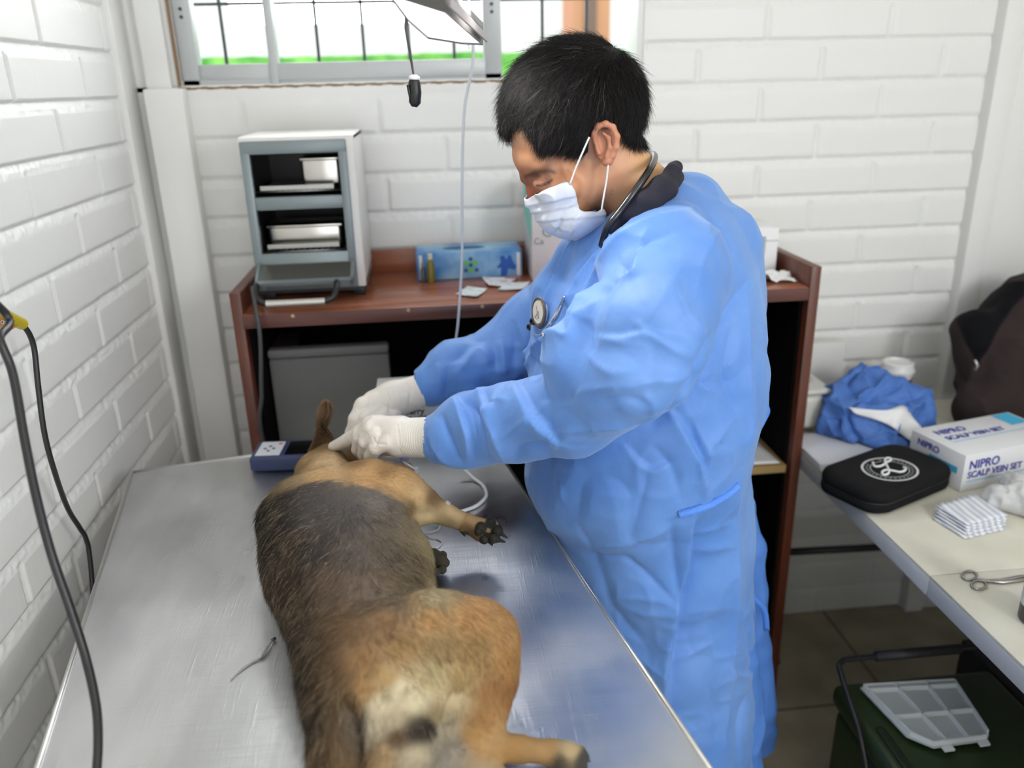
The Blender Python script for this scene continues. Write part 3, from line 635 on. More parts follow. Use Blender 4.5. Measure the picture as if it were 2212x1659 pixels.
# ------------------------------------------------------------------ soft bodies: signed distance fields -> one continuous mesh
class Field:
    def __init__(s, lo, hi, h):
        s.h = h; s.lo = np.array(lo, float); s.n = np.ceil((np.array(hi)-s.lo)/h).astype(int)+1
        s.v = np.full(s.n, 1.0, np.float32)
        s.ax = [s.lo[i]+h*np.arange(s.n[i]) for i in range(3)]
    def _sub(s, a, b):
        i0 = np.clip(np.floor((np.array(a)-s.lo)/s.h).astype(int), 0, s.n-1); i1 = np.clip(np.ceil((np.array(b)-s.lo)/s.h).astype(int)+1, 1, s.n)
        if np.any(i1-i0 < 1): return None
        sl = tuple(slice(i0[k], i1[k]) for k in range(3))
        X = s.ax[0][sl[0]][:, None, None].astype(np.float32); Y = s.ax[1][sl[1]][None, :, None].astype(np.float32); Z = s.ax[2][sl[2]][None, None, :].astype(np.float32)
        return sl, X, Y, Z
    def _mix(s, sl, d, k, op):
        o = s.v[sl]
        if op == 'add':
            if k <= 0: s.v[sl] = np.minimum(o, d); return
            h = np.clip(0.5+0.5*(o-d)/k, 0, 1); s.v[sl] = o*(1-h)+d*h-k*h*(1-h)
        else:
            h = np.clip(0.5-0.5*(o+d)/max(k, 1e-6), 0, 1); s.v[sl] = o*(1-h)-d*h+k*h*(1-h)
    def cone(s, a, b, ra, rb, k=0.01, op='add', sc=None):
        """round cone from a to b; sc squeezes space (e.g. flat sections)"""
        a = np.array(a, float); b = np.array(b, float); m = max(ra, rb)+k*1.3+3*s.h
        if sc is not None: m = m*max(1, 1/min(sc))
        r = s._sub(np.minimum(a, b)-m, np.maximum(a, b)+m)
        if r is None: return
        sl, X, Y, Z = r; w = (1, 1, 1) if sc is None else sc
        ax, ay, az = a*w; bx, by, bz = b*w; dx, dy, dz = bx-ax, by-ay, bz-az
        X = X*w[0]; Y = Y*w[1]; Z = Z*w[2]
        L = dx*dx+dy*dy+dz*dz+1e-12
        t = np.clip(((X-ax)*dx+(Y-ay)*dy+(Z-az)*dz)/L, 0, 1)
        d = np.sqrt((X-ax-t*dx)**2+(Y-ay-t*dy)**2+(Z-az-t*dz)**2)-(ra+(rb-ra)*t)
        s._mix(sl, d.astype(np.float32), k, op)
    def chain(s, pts, k=0.01, op='add', sc=None):
        for (a, ra), (b, rb) in zip(pts[:-1], pts[1:]): s.cone(a, b, ra, rb, k, op, sc)
    def ball(s, c, r, k=0.01, op='add'): s.cone(c, np.array(c)+1e-4, r, r, k, op)
    def ell(s, c, r, R=None, k=0.01, op='add'):
        """ellipsoid, R rows = local axes"""
        c = np.array(c, float); r = np.array(r, float); m = max(r)+k*1.3+3*s.h
        q = s._sub(c-m, c+m)
        if q is None: return
        sl, X, Y, Z = q; X = X-c[0]; Y = Y-c[1]; Z = Z-c[2]
        R = np.eye(3) if R is None else np.array(R)
        u = [(R[i, 0]*X+R[i, 1]*Y+R[i, 2]*Z) for i in range(3)]
        k0 = np.sqrt((u[0]/r[0])**2+(u[1]/r[1])**2+(u[2]/r[2])**2); k1 = np.sqrt((u[0]/r[0]**2)**2+(u[1]/r[1]**2)**2+(u[2]/r[2]**2)**2)+1e-9
        d = np.where(k0 < 1e-3, -min(r), k0*(k0-1)/k1)
        s._mix(sl, d.astype(np.float32), k, op)
    def cut_plane(s, p, n, k=0.0):
        """keep the side the normal points away from"""
        X = s.ax[0][:, None, None]; Y = s.ax[1][None, :, None]; Z = s.ax[2][None, None, :]
        d = ((X-p[0])*n[0]+(Y-p[1])*n[1]+(Z-p[2])*n[2]).astype(np.float32)
        if k > 0:
            h = np.clip(0.5-0.5*(d-s.v)/k, 0, 1); s.v = (d*(1-h)+s.v*h+k*h*(1-h)).astype(np.float32)
        else: s.v = np.maximum(s.v, d)
    def mesh(s, iters=2):
        v = s.v; nx, ny, nz = v.shape; neg = v < 0
        c = neg[:-1, :-1, :-1].astype(np.int8)
        for i, j, k in ((1,0,0),(0,1,0),(0,0,1),(1,1,0),(1,0,1),(0,1,1),(1,1,1)):
            c = c+neg[i:nx-1+i, j:ny-1+j, k:nz-1+k]
        act = (c > 0) & (c < 8); I = np.argwhere(act); idx = np.full(act.shape, -1, np.int32); idx[act] = np.arange(len(I))
        acc = np.zeros((len(I), 3)); cnt = np.zeros(len(I))
        x, y, z = I.T
        for a in range(3):
            e = np.zeros(3, int); e[a] = 1; o = [k for k in range(3) if k != a]
            for p in (0, 1):
                for q in (0, 1):
                    off = np.zeros(3, int); off[o[0]] = p; off[o[1]] = q
                    v0 = v[x+off[0], y+off[1], z+off[2]]; v1 = v[x+off[0]+e[0], y+off[1]+e[1], z+off[2]+e[2]]
                    m = (v0 < 0) != (v1 < 0); t = np.where(m, v0/(v0-v1+1e-20), 0)
                    pos = np.tile(off, (len(I), 1)).astype(float); pos[:, a] += t
                    acc[m] += pos[m]; cnt[m] += 1
        V = s.lo+(I+acc/cnt[:, None])*s.h
        Q = []
        for a in range(3):
            e = np.zeros(3, int); e[a] = 1; b_, c_ = (a+1) % 3, (a+2) % 3
            n0 = v.shape[0]-e[0]; 
            A = neg[:nx-e[0], :ny-e[1], :nz-e[2]]; B = neg[e[0]:, e[1]:, e[2]:]
            E = np.argwhere(A != B); ok = (E[:, b_] > 0) & (E[:, c_] > 0) & (E[:, b_] < v.shape[b_]-1) & (E[:, c_] < v.shape[c_]-1); E = E[ok]
            fl = A[E[:, 0], E[:, 1], E[:, 2]]
            def g(db, dc):
                T = E.copy(); T[:, b_] -= db; T[:, c_] -= dc; return idx[T[:, 0], T[:, 1], T[:, 2]]
            q = np.stack([g(1, 1), g(0, 1), g(0, 0), g(1, 0)], 1)
            q[~fl] = q[~fl][:, ::-1]; Q.append(q)
        Q = np.concatenate(Q); Q = Q[(Q >= 0).all(1)]
        for _ in range(iters): V = relax(V, Q, 0.5)
        return V, Q
def relax(V, Q, f):
    acc = np.zeros_like(V); cnt = np.zeros(len(V))
    for i in range(Q.shape[1]):
        j = (i+1) % Q.shape[1]
        for k in range(3):
            acc[:, k] += np.bincount(Q[:, i], V[Q[:, j], k], len(V))+np.bincount(Q[:, j], V[Q[:, i], k], len(V))
        cnt += np.bincount(Q[:, i], minlength=len(V))+np.bincount(Q[:, j], minlength=len(V))
    return V+(acc/np.maximum(cnt, 1)[:, None]-V)*f
def normals(V, Q):
    d1 = V[Q[:, 2]]-V[Q[:, 0]]; d2 = V[Q[:, 3]]-V[Q[:, 1]]; n = np.cross(d1, d2); N = np.zeros_like(V)
    for i in range(4):
        for k in range(3): N[:, k] += np.bincount(Q[:, i], n[:, k], len(V))
    return N/(np.linalg.norm(N, axis=1)[:, None]+1e-12)
def join(parts):
    Vs, Qs, o = [], [], 0
    for V, Q in parts: Vs.append(V); Qs.append(Q+o); o += len(V)
    return np.concatenate(Vs), np.concatenate(Qs)
def proj(V):
    c = (np.asarray(V)-CAM) @ CM.T
    return c[:, 0]/c[:, 2]*F+1106, c[:, 1]/c[:, 2]*F+829.5, c[:, 2]
def blend_anchors(A, X, Y, power=3.0, soft=18.0):
    """A: list of (x, y, values...); smooth inverse-distance blend"""
    W_ = 0; out = 0
    for a in A:
        w = 1.0/((X-a[0])**2+(Y-a[1])**2+soft**2)**power
        out = out+w[:, None]*np.array(a[2:], float)[None]; W_ = W_+w
    return out/W_[:, None]
def sdf_object(name, V, Q, mat, parent=None, col=None, smooth=True):
    me = bpy.data.meshes.new(name); fast_mesh(me, V, Q)
    if col is not None: set_col(me, col)
    return link_mesh(name, me, mat, parent, smooth)
def hair_object(name, roots, dirs, N_, length, width, colors, mat, parent, segs=4, lift=0.25, droop=0.0, curl=0.0, lenvar=0.35):
    """one object of short hairs; roots (n,3), dirs tangent flow, N_ normals"""
    n = len(roots); L = length*(1+lenvar*(RNG.random(n)-0.5)*2) if np.isscalar(length) else length*(1+lenvar*(RNG.random(n)-0.5)*2)
    T = dirs-N_*np.sum(dirs*N_, 1)[:, None]; T /= np.linalg.norm(T, axis=1)[:, None]+1e-9
    T = T+RNG.normal(0, 0.16, T.shape); P = np.zeros((n, segs, 3), np.float32)
    B = np.cross(N_, T)
    for i in range(segs):
        t = i/(segs-1)
        P[:, i] = roots+T*(L*t)[:, None]+N_*(L*lift*(t-0.55*t*t))[:, None]+B*(L*curl*t*t*RNG.normal(0, 1, n))[:, None]
        P[:, i, 2] -= droop*L*t*t
    hc = bpy.data.hair_curves.new(name); hc.add_curves([segs]*n)
    hc.attributes['position'].data.foreach_set('vector', P.ravel()) if 'position' in hc.attributes else None
    r = hc.attributes.get('radius') or hc.attributes.new('radius', 'FLOAT', 'POINT')
    prof = np.array([1.0, 0.9, 0.65, 0.15])[:segs] if segs == 4 else np.linspace(1, 0.15, segs)
    r.data.foreach_set('value', np.tile(prof*width, n).astype(np.float32))
    a = hc.attributes.new('coat', 'FLOAT_COLOR', 'CURVE'); C4 = np.ones((n, 4), np.float32); C4[:, :3] = colors
    a.data.foreach_set('color', C4.ravel())
    o = bpy.data.objects.new(name, hc); COL.objects.link(o); hc.materials.append(mat)
    if parent is not None:
        o.parent = parent; o.matrix_parent_inverse = Matrix.Translation(-Vector(parent.location))
    return o
def scatter(V, Q, n, weight=None):
    """random points on the surface: returns face index, bary pos"""
    a = np.linalg.norm(np.cross(V[Q[:, 2]]-V[Q[:, 0]], V[Q[:, 3]]-V[Q[:, 1]]), axis=1)
    if weight is not None: a = a*weight
    cdf = np.cumsum(a); f = np.searchsorted(cdf, RNG.random(n)*cdf[-1]); f = np.clip(f, 0, len(Q)-1)
    u, v = RNG.random((2, n)); q = Q[f]
    w = np.stack([(1-u)*(1-v), u*(1-v), u*v, (1-u)*v], 1)
    return f, q, w

# ------------------------------------------------------------------ the dog
def DP(px, py, z, r):
    """a point of the photograph at height z, and a radius given in its pixels"""
    p = onz(px, py, z); dep = float(np.dot(CM[2], p-CAM)); return p, r*dep/F
def dchain(f, L, k, sc=None): f.chain([DP(*q) for q in L], k, 'add', sc)
dlo, dhi = (-0.42, 0.33, 0.855), (0.24, 1.52, 1.12)
f = Field(dlo, dhi, 0.004)
SQ = (1, 1, 1.30)
TR = [(716, 1080, .945, 78), (715, 1116, .95, 124), (735, 1165, .952, 160), (757, 1230, .952, 168), (772, 1300, .950, 152), (785, 1370, .950, 142), (800, 1450, .948, 142), (822, 1530, .945, 138), (840, 1580, .942, 120)]
L = []
for (x, y, z, r) in TR:
    p, rr = DP(x, y, z, r); p = p.copy(); L.append((p, rr))
# squeeze about the trunk's own height: shift so that scaled z matches
def sqchain(f, L, k, s=1.30):
    zc = 0.948
    f2 = Field((f.lo[0], f.lo[1], 0), (f.lo[0], f.lo[1], 0), 1)
    for (a, ra), (b, rb) in zip(L[:-1], L[1:]):
        a = np.array(a); b = np.array(b); m = max(ra, rb)+k*1.3+0.012
        r = f._sub(np.minimum(a, b)-m, np.maximum(a, b)+m); sl, X, Y, Z = r
        Z = (Z-zc)*s+zc; az = (a[2]-zc)*s+zc; bz = (b[2]-zc)*s+zc
        d_ = np.array([b[0]-a[0], b[1]-a[1], bz-az]); LL = (d_**2).sum()
        t = np.clip(((X-a[0])*d_[0]+(Y-a[1])*d_[1]+(Z-az)*d_[2])/LL, 0, 1)
        d = (np.sqrt((X-a[0]-t*d_[0])**2+(Y-a[1]-t*d_[1])**2+(Z-az-t*d_[2])**2)-(ra+(rb-ra)*t))/s**0.5
        f._mix(sl, d.astype(np.float32), k, 'add')
sqchain(f, L, 0.02)
# withers and shoulder blade
dchain(f, [(592, 1112, .965, 28), (640, 1085, .985, 45)], 0.035)
dchain(f, [(607, 1150, .93, 36), (640, 1260, .925, 40)], 0.03)
# neck, skull, muzzle
dchain(f, [(712, 1068, .950, 80), (702, 1030, .936, 56), (714, 1010, .926, 41)], 0.025)
dchain(f, [(712, 1004, .928, 44), (765, 1004, .920, 38), (812, 1006, .912, 27), (872, 1016, .898, 21)], 0.018)
# upper foreleg: shoulder, elbow, forearm, wrist
dchain(f, [(720, 1074, .982, 58), (800, 1050, .982, 50), (862, 1068, .975, 47), (905, 1092, .965, 37)], 0.028)
dchain(f, [(862, 1066, .975, 44), (915, 1092, .962, 33), (962, 1110, .945, 23), (1000, 1127, .93, 21)], 0.012)
dchain(f, [(873, 1048, .972, 22), (900, 1062, .965, 20)], 0.02)
# lower foreleg under the chest
dchain(f, [(800, 1150, .90, 45), (870, 1190, .895, 32), (928, 1208, .892, 24)], 0.012)
# upper hind leg
dchain(f, [(830, 1450, .975, 105), (935, 1400, .970, 96), (1036, 1388, .962, 84)], 0.045)
dchain(f, [(800, 1540, .96, 90), (930, 1470, .955, 66), (1020, 1440, .955, 60)], 0.035)
dchain(f, [(1036, 1395, .958, 80), (1056, 1470, .944, 52), (1050, 1540, .925, 39), (1040, 1592, .908, 34)], 0.02)
dchain(f, [(1030, 1600, .903, 30), (1043, 1612, .903, 36), (1120, 1618, .895, 27), (1190, 1626, .889, 25), (1228, 1631, .887, 30)], 0.010)
# lower hind leg on the table
dchain(f, [(860, 1610, .905, 80), (945, 1625, .897, 56), (1000, 1665, .888, 40)], 0.02)
dchain(f, [(1000, 1665, .888, 36), (1080, 1690, .884, 22), (1180, 1705, .882, 20)], 0.012)
# pelvis end, point of the hip, scrotum
dchain(f, [(856, 1492, .992, 26), (852, 1502, .985, 32)], 0.02)
dchain(f, [(900, 1566, .955, 30), (930, 1580, .948, 26)], 0.014)
dchain(f, [(865, 1600, .935, 44), (905, 1612, .925, 42)], 0.02)
# tail
dchain(f, [(752, 1470, .985, 62), (735, 1530, .975, 52), (722, 1600, .955, 48), (718, 1680, .925, 42), (722, 1780, .900, 34), (740, 1900, .890, 22)], 0.012)
# groove between tail and buttock
f.chain([DP(770, 1545, 1.00, 9), DP(778, 1620, .968, 9)], 0.012, 'sub')
f.cut_plane((0, 0, TZ+0.004), (0, 0, -1), 0.006)
bodyV, bodyQ = f.mesh(3)
# paws at finer resolution
def paw(f, wrist, palm, toes, pads, claws, k=0.004):
    f.chain([DP(*q) for q in wrist], k); f.chain([DP(*q) for q in palm], k)
    for t in toes: f.chain([DP(*q) for q in t], 0.003)
paws = []
c = DP(1045, 1145, .925, 1)[0]
f = Field(c-np.array([.075, .05, .045]), c+np.array([.06, .05, .045]), 0.0016)
f.chain([DP(985, 1120, .934, 20), DP(1010, 1131, .928, 20), DP(1035, 1142, .922, 22), DP(1052, 1149, .920, 20)], 0.006)
fpt = [[(1040, 1137, .926, 12), (1062, 1131, .926, 12)], [(1042, 1142, .925, 13), (1074, 1146, .925, 13)], [(1042, 1150, .918, 13), (1068, 1162, .918, 12)], [(1030, 1152, .914, 12), (1046, 1165, .912, 11)]]
for t in fpt: f.chain([DP(*q) for q in t], 0.003)
PADS_F = [(989, 1122, 8.5, 'p'), (1039, 1140, 13, 'p'), (1033, 1149, 9, 'p'), (1060, 1130, 12, 'p'), (1074, 1147, 13, 'p'), (1066, 1163, 12, 'p'), (1046, 1166, 10, 'p')]
for (x, y, r, _) in PADS_F: f.ball(DP(x, y, .925, 1)[0]+ray(x, y)*(-0.010)*(1 if r < 20 else 1), DP(x, y, .925, r*0.8)[1], 0.0015)
f.chain([DP(1000, 1145, .922, 8), DP(1004, 1158, .918, 2)], 0.003)
CL_F = [[(1068, 1131, .926, 5), (1083, 1136, .923, 2.2)], [(1082, 1152, .924, 5), (1096, 1162, .918, 2.2)], [(1078, 1167, .916, 5), (1092, 1171, .912, 2.2)], [(1056, 1170, .912, 4), (1064, 1179, .909, 2)]]
for t in CL_F: f.chain([DP(*q) for q in t], 0.001)
paws.append(f.mesh(1))
c = DP(945, 1213, .892, 1)[0]
f = Field(c-np.array([.04, .045, .03]), c+np.array([.045, .045, .035]), 0.0018)
f.chain([DP(915, 1200, .893, 20), DP(935, 1210, .892, 23), DP(948, 1214, .892, 20)], 0.004)
for (x, y, r) in ((938, 1195, 11), (956, 1200, 10), (962, 1216, 10), (955, 1231, 10), (941, 1236, 9)): f.ball(DP(x, y, .892, r)[0], DP(x, y, .892, r)[1], 0.002)
f.cut_plane((0, 0, TZ+0.003), (0, 0, -1), 0.003)
paws.append(f.mesh(1))
c = DP(1235, 1634, .887, 1)[0]
f = Field(c-np.array([.05, .04, .02]), c+np.array([.045, .04, .03]), 0.0018)
f.chain([DP(1190, 1626, .889, 25), DP(1215, 1630, .888, 27), DP(1238, 1634, .886, 27)], 0.004)
for q in ([(1225, 1618, .892, 12), (1254, 1622, .886, 12)], [(1230, 1632, .890, 13), (1262, 1636, .883, 12)], [(1228, 1645, .886, 12), (1258, 1650, .881, 11)], [(1215, 1650, .884, 12), (1243, 1660, .880, 10)]): f.chain([DP(*w) for w in q], 0.003)
for q in ([(1262, 1624, .884, 5), (1272, 1629, .880, 2)], [(1268, 1640, .881, 5), (1277, 1646, .877, 2)], [(1262, 1656, .879, 5), (1270, 1663, .876, 2)]): f.chain([DP(*w) for w in q], 0.001)
f.cut_plane((0, 0, TZ+0.003), (0, 0, -1), 0.003)
paws.append(f.mesh(1))
# the raised ear: a twisted leaf with thickness
def leaf(left, right, depth, thick=0.0022):
    A = spline([np.array(ony(*p[:2], p[2])) for p in left], 8); B = spline([np.array(ony(*p[:2], p[2])) for p in right], 8)
    P = np.zeros((len(A), 13, 3))
    for i, (a, b_) in enumerate(zip(A, B)):
        for j in range(13):
            t = j/12; P[i, j] = a*(1-t)+b_*t+np.array([0, 1, 0.1])*depth[0]*np.sin(pi*t)*(1-0.6*i/len(A))
    nu, nv = P.shape[:2]; V = P.reshape(-1, 3)
    idx = np.arange(nu*nv).reshape(nu, nv); Q = np.stack([idx[:-1, :-1], idx[1:, :-1], idx[1:, 1:], idx[:-1, 1:]], -1).reshape(-1, 4)
    N = normals(V, Q); V2 = V+N*thick; Q2 = Q[:, ::-1]+len(V); o = len(V); E = []
    ed = list(idx[0, :])+list(idx[1:, -1])+list(idx[-1, -2::-1])+list(idx[-2:0:-1, 0])
    for i in range(len(ed)):
        a, b_ = ed[i], ed[(i+1) % len(ed)]; E.append([a, b_, b_+o, a+o])
    return np.concatenate([V, V2]), np.concatenate([Q, Q2, np.array(E)])
EY = 1.375
ear1 = leaf([(655, 1000, EY-.03), (670, 972, EY-.02), (681, 945, EY-.01), (686, 920, EY), (686, 892, EY), (697, 869, EY)], [(760, 996, EY-.035), (727, 972, EY-.02), (717, 945, EY), (700, 918, EY+.006), (709, 895, EY+.006), (707, 868, EY)], [0.022])
ear2 = leaf([(686, 925, EY), (687, 900, EY), (690, 880, EY), (700, 868, EY)], [(703, 925, EY+.004), (715, 900, EY+.008), (718, 882, EY+.006), (710, 869, EY)], [0.012])
dogV, dogQ = join([(bodyV, bodyQ)]+paws+[ear1, ear2])
dogC0 = len(bodyV)
s_ = lambda h: hexc(h)
COAT = [
 (640, 990, *s_('9a7a4a')), (700, 1000, *s_('c9a877')), (770, 990, *s_('7d5a2e')), (840, 1003, *s_('8f6a38')), (690, 960, *s_('6e4d24')), (705, 930, *s_('5a3c1c')), (705, 880, *s_('8a6a4c')),
 (620, 1030, *s_('8a7450')), (700, 1028, *s_('c49a60')), (790, 1030, *s_('c8985a')), (860, 1050, *s_('c49a5e')), (905, 1075, *s_('c8a46e')), (930, 1078, *s_('6a4e2e')), (920, 1110, *s_('b8a070')), (880, 1100, *s_('8a6a3a')), (985, 1110, *s_('c0a070')), (1020, 1122, *s_('b08a58')), (1010, 1140, *s_('5a4424')), (975, 1130, *s_('8a7850')), 
 (600, 1070, *s_('4a3c28')), (660, 1062, *s_('6a5c4a')), (740, 1060, *s_('6a6462')), (820, 1075, *s_('6e655c')), (565, 1110, *s_('1c1814')), (600, 1120, *s_('352c26')), (680, 1110, *s_('4a4442')), (760, 1120, *s_('524b47')), (840, 1120, *s_('5c5346')), (890, 1130, *s_('746448')),
 (585, 1180, *s_('241c16')), (620, 1180, *s_('4a3c2a')), (680, 1190, *s_('3c3430')), (760, 1200, *s_('5a5048')), (840, 1200, *s_('564a3c')), (895, 1200, *s_('5c4e38')), (925, 1190, *s_('a89468')), (930, 1260, *s_('b09a68')), (925, 1290, *s_('b8a880')), (895, 1260, *s_('4c4028')),
 (610, 1270, *s_('3a2c1c')), (650, 1290, *s_('4a3a2a')), (720, 1270, *s_('6a5644')), (800, 1280, *s_('6e5c4a')), (860, 1290, *s_('6a5a44')), (900, 1295, *s_('92764a')),
 (640, 1370, *s_('30241a')), (690, 1370, *s_('5a4630')), (760, 1360, *s_('80603c')), (840, 1340, *s_('8e6a40')), (930, 1330, *s_('b0834a')), (1020, 1330, *s_('b08248')), (1090, 1370, *s_('a87c44')),
 (655, 1450, *s_('241a12')), (710, 1450, *s_('5e4424')), (790, 1430, *s_('9a7242')), (870, 1400, *s_('a07c48')), (950, 1400, *s_('8e7344')), (1030, 1410, *s_('94733f')), (1110, 1430, *s_('a07236')),
 (680, 1530, *s_('33261a')), (735, 1500, *s_('5a4426')), (790, 1490, *s_('a67e46')), (840, 1470, *s_('b08c54')), (930, 1460, *s_('b4a070')), (1000, 1470, *s_('a88a52')), (1060, 1500, *s_('94662e')), (1100, 1500, *s_('8a5c26')),
 (858, 1490, *s_('d0c29c')), (820, 1520, *s_('cabb98')), (900, 1515, *s_('cdbf98')), (980, 1510, *s_('c2ae80')), (950, 1545, *s_('8e7850')), (800, 1570, *s_('b8aa8c')), (770, 1550, *s_('6a5c50')), (850, 1560, *s_('a89878')), (895, 1578, *s_('2a231c')), (918, 1572, *s_('15120f')), (858, 1590, *s_('4a3218')), (960, 1570, *s_('a4987e')), (980, 1610, *s_('908676')),
 (1050, 1560, *s_('9c6e34')), (1080, 1590, *s_('b08850')), (1025, 1590, *s_('b48848')), (1100, 1620, *s_('a57a3c')), (1180, 1625, *s_('a37c46')), (1235, 1622, *s_('b49c70')), (1260, 1640, *s_('3c3830')), (1210, 1648, *s_('4a4232')),
 (715, 1580, *s_('6a4e2a')), (700, 1620, *s_('4a3620')), (735, 1640, *s_('8a6838')), (690, 1560, *s_('2c2014')), (820, 1640, *s_('a8895a')), (790, 1620, *s_('7a5a34')), (900, 1640, *s_('b0a080')), (960, 1650, *s_('8a8070')), (1080, 1690, *s_('a09070')),
 (945, 1210, *s_('2a2a20')), (965, 1205, *s_('8a7450')), (930, 1190, *s_('6a6040'))]
dx_, dy_, dd_ = proj(dogV)
def pl_(X, Y, pts, w):
    d = np.full(len(X), 1e9)
    for a, b_ in zip(pts[:-1], pts[1:]):
        a = np.array(a, float); b_ = np.array(b_, float); e = b_-a; t = np.clip(((X-a[0])*e[0]+(Y-a[1])*e[1])/(e@e), 0, 1); d = np.minimum(d, np.hypot(X-a[0]-t*e[0], Y-a[1]-t*e[1]))
    return np.exp(-(d/w)**2)
dN_ = normals(dogV, dogQ); fc_ = (np.sum(dN_*(CAM-dogV), 1) > 0)*(np.arange(len(dogV)) < dogC0)
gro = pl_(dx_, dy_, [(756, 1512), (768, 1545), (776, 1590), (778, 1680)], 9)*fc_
bul = pl_(dx_, dy_, [(722, 1530), (722, 1680)], 32)*fc_*(1-gro)+0.8*pl_(dx_, dy_, [(860, 1492), (852, 1500)], 16)*fc_+0.9*pl_(dx_, dy_, [(895, 1572), (922, 1578)], 18)*fc_-0.8*pl_(dx_, dy_, [(985, 1500), (968, 1560), (985, 1600)], 12)*fc_-0.6*pl_(dx_, dy_, [(960, 1306), (985, 1335)], 9)*fc_-0.5*pl_(dx_, dy_, [(930, 1110), (890, 1112), (850, 1096)], 9)*fc_
musc = 0.35*pl_(dx_, dy_, [(905, 1070), (880, 1095)], 13)*fc_-0.45*pl_(dx_, dy_, [(600, 1180), (640, 1260), (660, 1350)], 16)*fc_+0.35*pl_(dx_, dy_, [(660, 1150), (690, 1260)], 22)*fc_
dogV = dogV+dN_*((bul*0.009-gro*0.016+musc*0.010)+(fbm(dogV, 22, 3)-0.5)*0.006*(np.arange(len(dogV)) < dogC0))[:, None]
dogV[:, 2] = np.maximum(dogV[:, 2], TZ+0.0012)
SADL = [(560, 1068), (600, 1060), (650, 1046), (700, 1040), (760, 1046), (820, 1060), (865, 1084), (900, 1125), (935, 1160), (960, 1150), (985, 1135), (1010, 1300)]
fy_ = np.interp(dx_, [q[0] for q in SADL[:9]], [q[1] for q in SADL[:9]])
front = [q for q in COAT if q[1] < np.interp(q[0], [s[0] for s in SADL[:9]], [s[1] for s in SADL[:9]]) and q[1] < 1160]
rear = [q for q in COAT if q not in front and not (q[1] < 1075 and q[0] > 590)]
jag = (fbm(dogV, 26, 3)-0.5)*34+(fbm(dogV, 120, 2)-0.5)*18
wS = sstep(-9, 9, dy_-fy_+jag)*((dx_ < 945) | (dy_ > 1195))
dcol = blend_anchors(front, dx_, dy_, 2.0, 14.0)*(1-wS[:, None])+blend_anchors(rear, dx_, dy_, 2.0, 14.0)*wS[:, None]
lum_ = dcol.mean(1)[:, None]; dcol = (dcol*0.86+lum_*0.14)*0.88
dcol = dcol*(0.80+0.4*fbm(dogV, 45, 3)[:, None])
i1 = dogC0+len(paws[0][0]); i2 = i1+len(paws[1][0]); i3 = i2+len(paws[2][0])
dcol = dcol*(1-0.75*gro[:, None])  # shade in the crease beside the tail darkened into the coat colour
PADC = np.array(hexc('26241f'))
ii = np.arange(dogC0, i1)
w = np.zeros(len(ii))
for (x, y, r, _) in PADS_F: w = np.maximum(w, 1-sstep(r*0.95, r*1.15, np.hypot(dx_[ii]-x, dy_[ii]-y)))
w = np.maximum(w, sstep(1073, 1078, dx_[ii])); w = np.maximum(w, ((np.hypot(dx_[ii]-1003, dy_[ii]-1156) < 9)).astype(float))
w = np.maximum(w, (dy_[ii] > 1150)*(dx_[ii] > 1045))
dcol[ii] = dcol[ii]*(1-w[:, None])+PADC*w[:, None]; padw = np.zeros(len(dogV)); padw[ii] = w
ii = np.arange(i1, i2); dcol[ii] = PADC*0.8+dcol[ii]*0.12; padw[ii] = 1
ii = np.arange(i2, i3); w = sstep(1240, 1262, dx_[ii]+0.4*(dy_[ii]-1634)); dcol[ii] = dcol[ii]*(1-w[:, None])+np.array(hexc('3a3833'))*w[:, None]; padw[ii] = w
cdog = onz(760, 1250, TZ)
dog = thing('dog', 'tan and dark saddle coated dog lying sedated on its side on the steel table', 'dog', (cdog[0], cdog[1], TZ))
mskin = principled('dog_skin', (0.2, 0.15, 0.1), 0.75, spec=0.25); attr_color(mskin)
body = sdf_object('body', dogV, dogQ, mskin, dog, dcol)
# fur
FLOW = [(700, 1000, -.2, 1.), (800, 1035, .9, .25), (870, 1060, .9, .45), (950, 1105, .9, .4), (1010, 1130, .9, .4), (640, 1030, -.5, .9),
 (570, 1110, -.3, 1.), (640, 1120, -.25, 1.), (760, 1110, .0, 1.), (850, 1120, .3, 1.), (600, 1200, .1, 1.), (700, 1200, -.1, 1.), (800, 1200, -.1, 1.), (900, 1220, .25, 1.),
 (650, 1320, .15, 1.), (760, 1330, -.1, 1.), (860, 1330, .1, 1.), (660, 1450, .2, 1.), (740, 1430, -.1, 1.), (830, 1400, .4, .9), (930, 1370, .55, .8), (1040, 1360, .5, .9), (930, 1440, .25, 1.), (1020, 1450, .0, 1.), (1090, 1440, -.25, 1.),
 (720, 1560, 0., 1.), (720, 1650, .1, 1.), (800, 1540, .2, .9), (860, 1500, -.3, .9), (900, 1520, .3, .9), (860, 1600, -.6, .5), (960, 1560, .1, 1.), (1060, 1540, -.05, 1.), (1050, 1600, .7, .6), (1150, 1622, 1., .1), (690, 930, .1, -1.), (705, 960, .0, -1.), (770, 990, 1., .0)]
nq = dogV[dogQ].mean(1); qx, qy, _ = proj(nq)
lenw = np.ones(len(dogQ)); fpad = padw[dogQ].max(1)
NH = 260000
ff, qq, ww = scatter(dogV, dogQ, NH, np.where(fpad > 0.15, 0.0, 1.0)*np.where(nq[:, 2] < TZ+0.012, 0.0, 1.0))
R_ = (dogV[qq]*ww[..., None]).sum(1); NN = normals(dogV, dogQ); Nn = (NN[qq]*ww[..., None]).sum(1); Nn /= np.linalg.norm(Nn, axis=1)[:, None]+1e-9
rx, ry, _ = proj(R_); fl = blend_anchors(FLOW, rx, ry, 2.0, 20.0)
D3 = fl[:, :1]*_r2[None]-fl[:, 1:]*_u2[None]
hc_ = (dcol[qq]*ww[..., None]).sum(1)*(0.80+0.38*RNG.random(NH))[:, None]
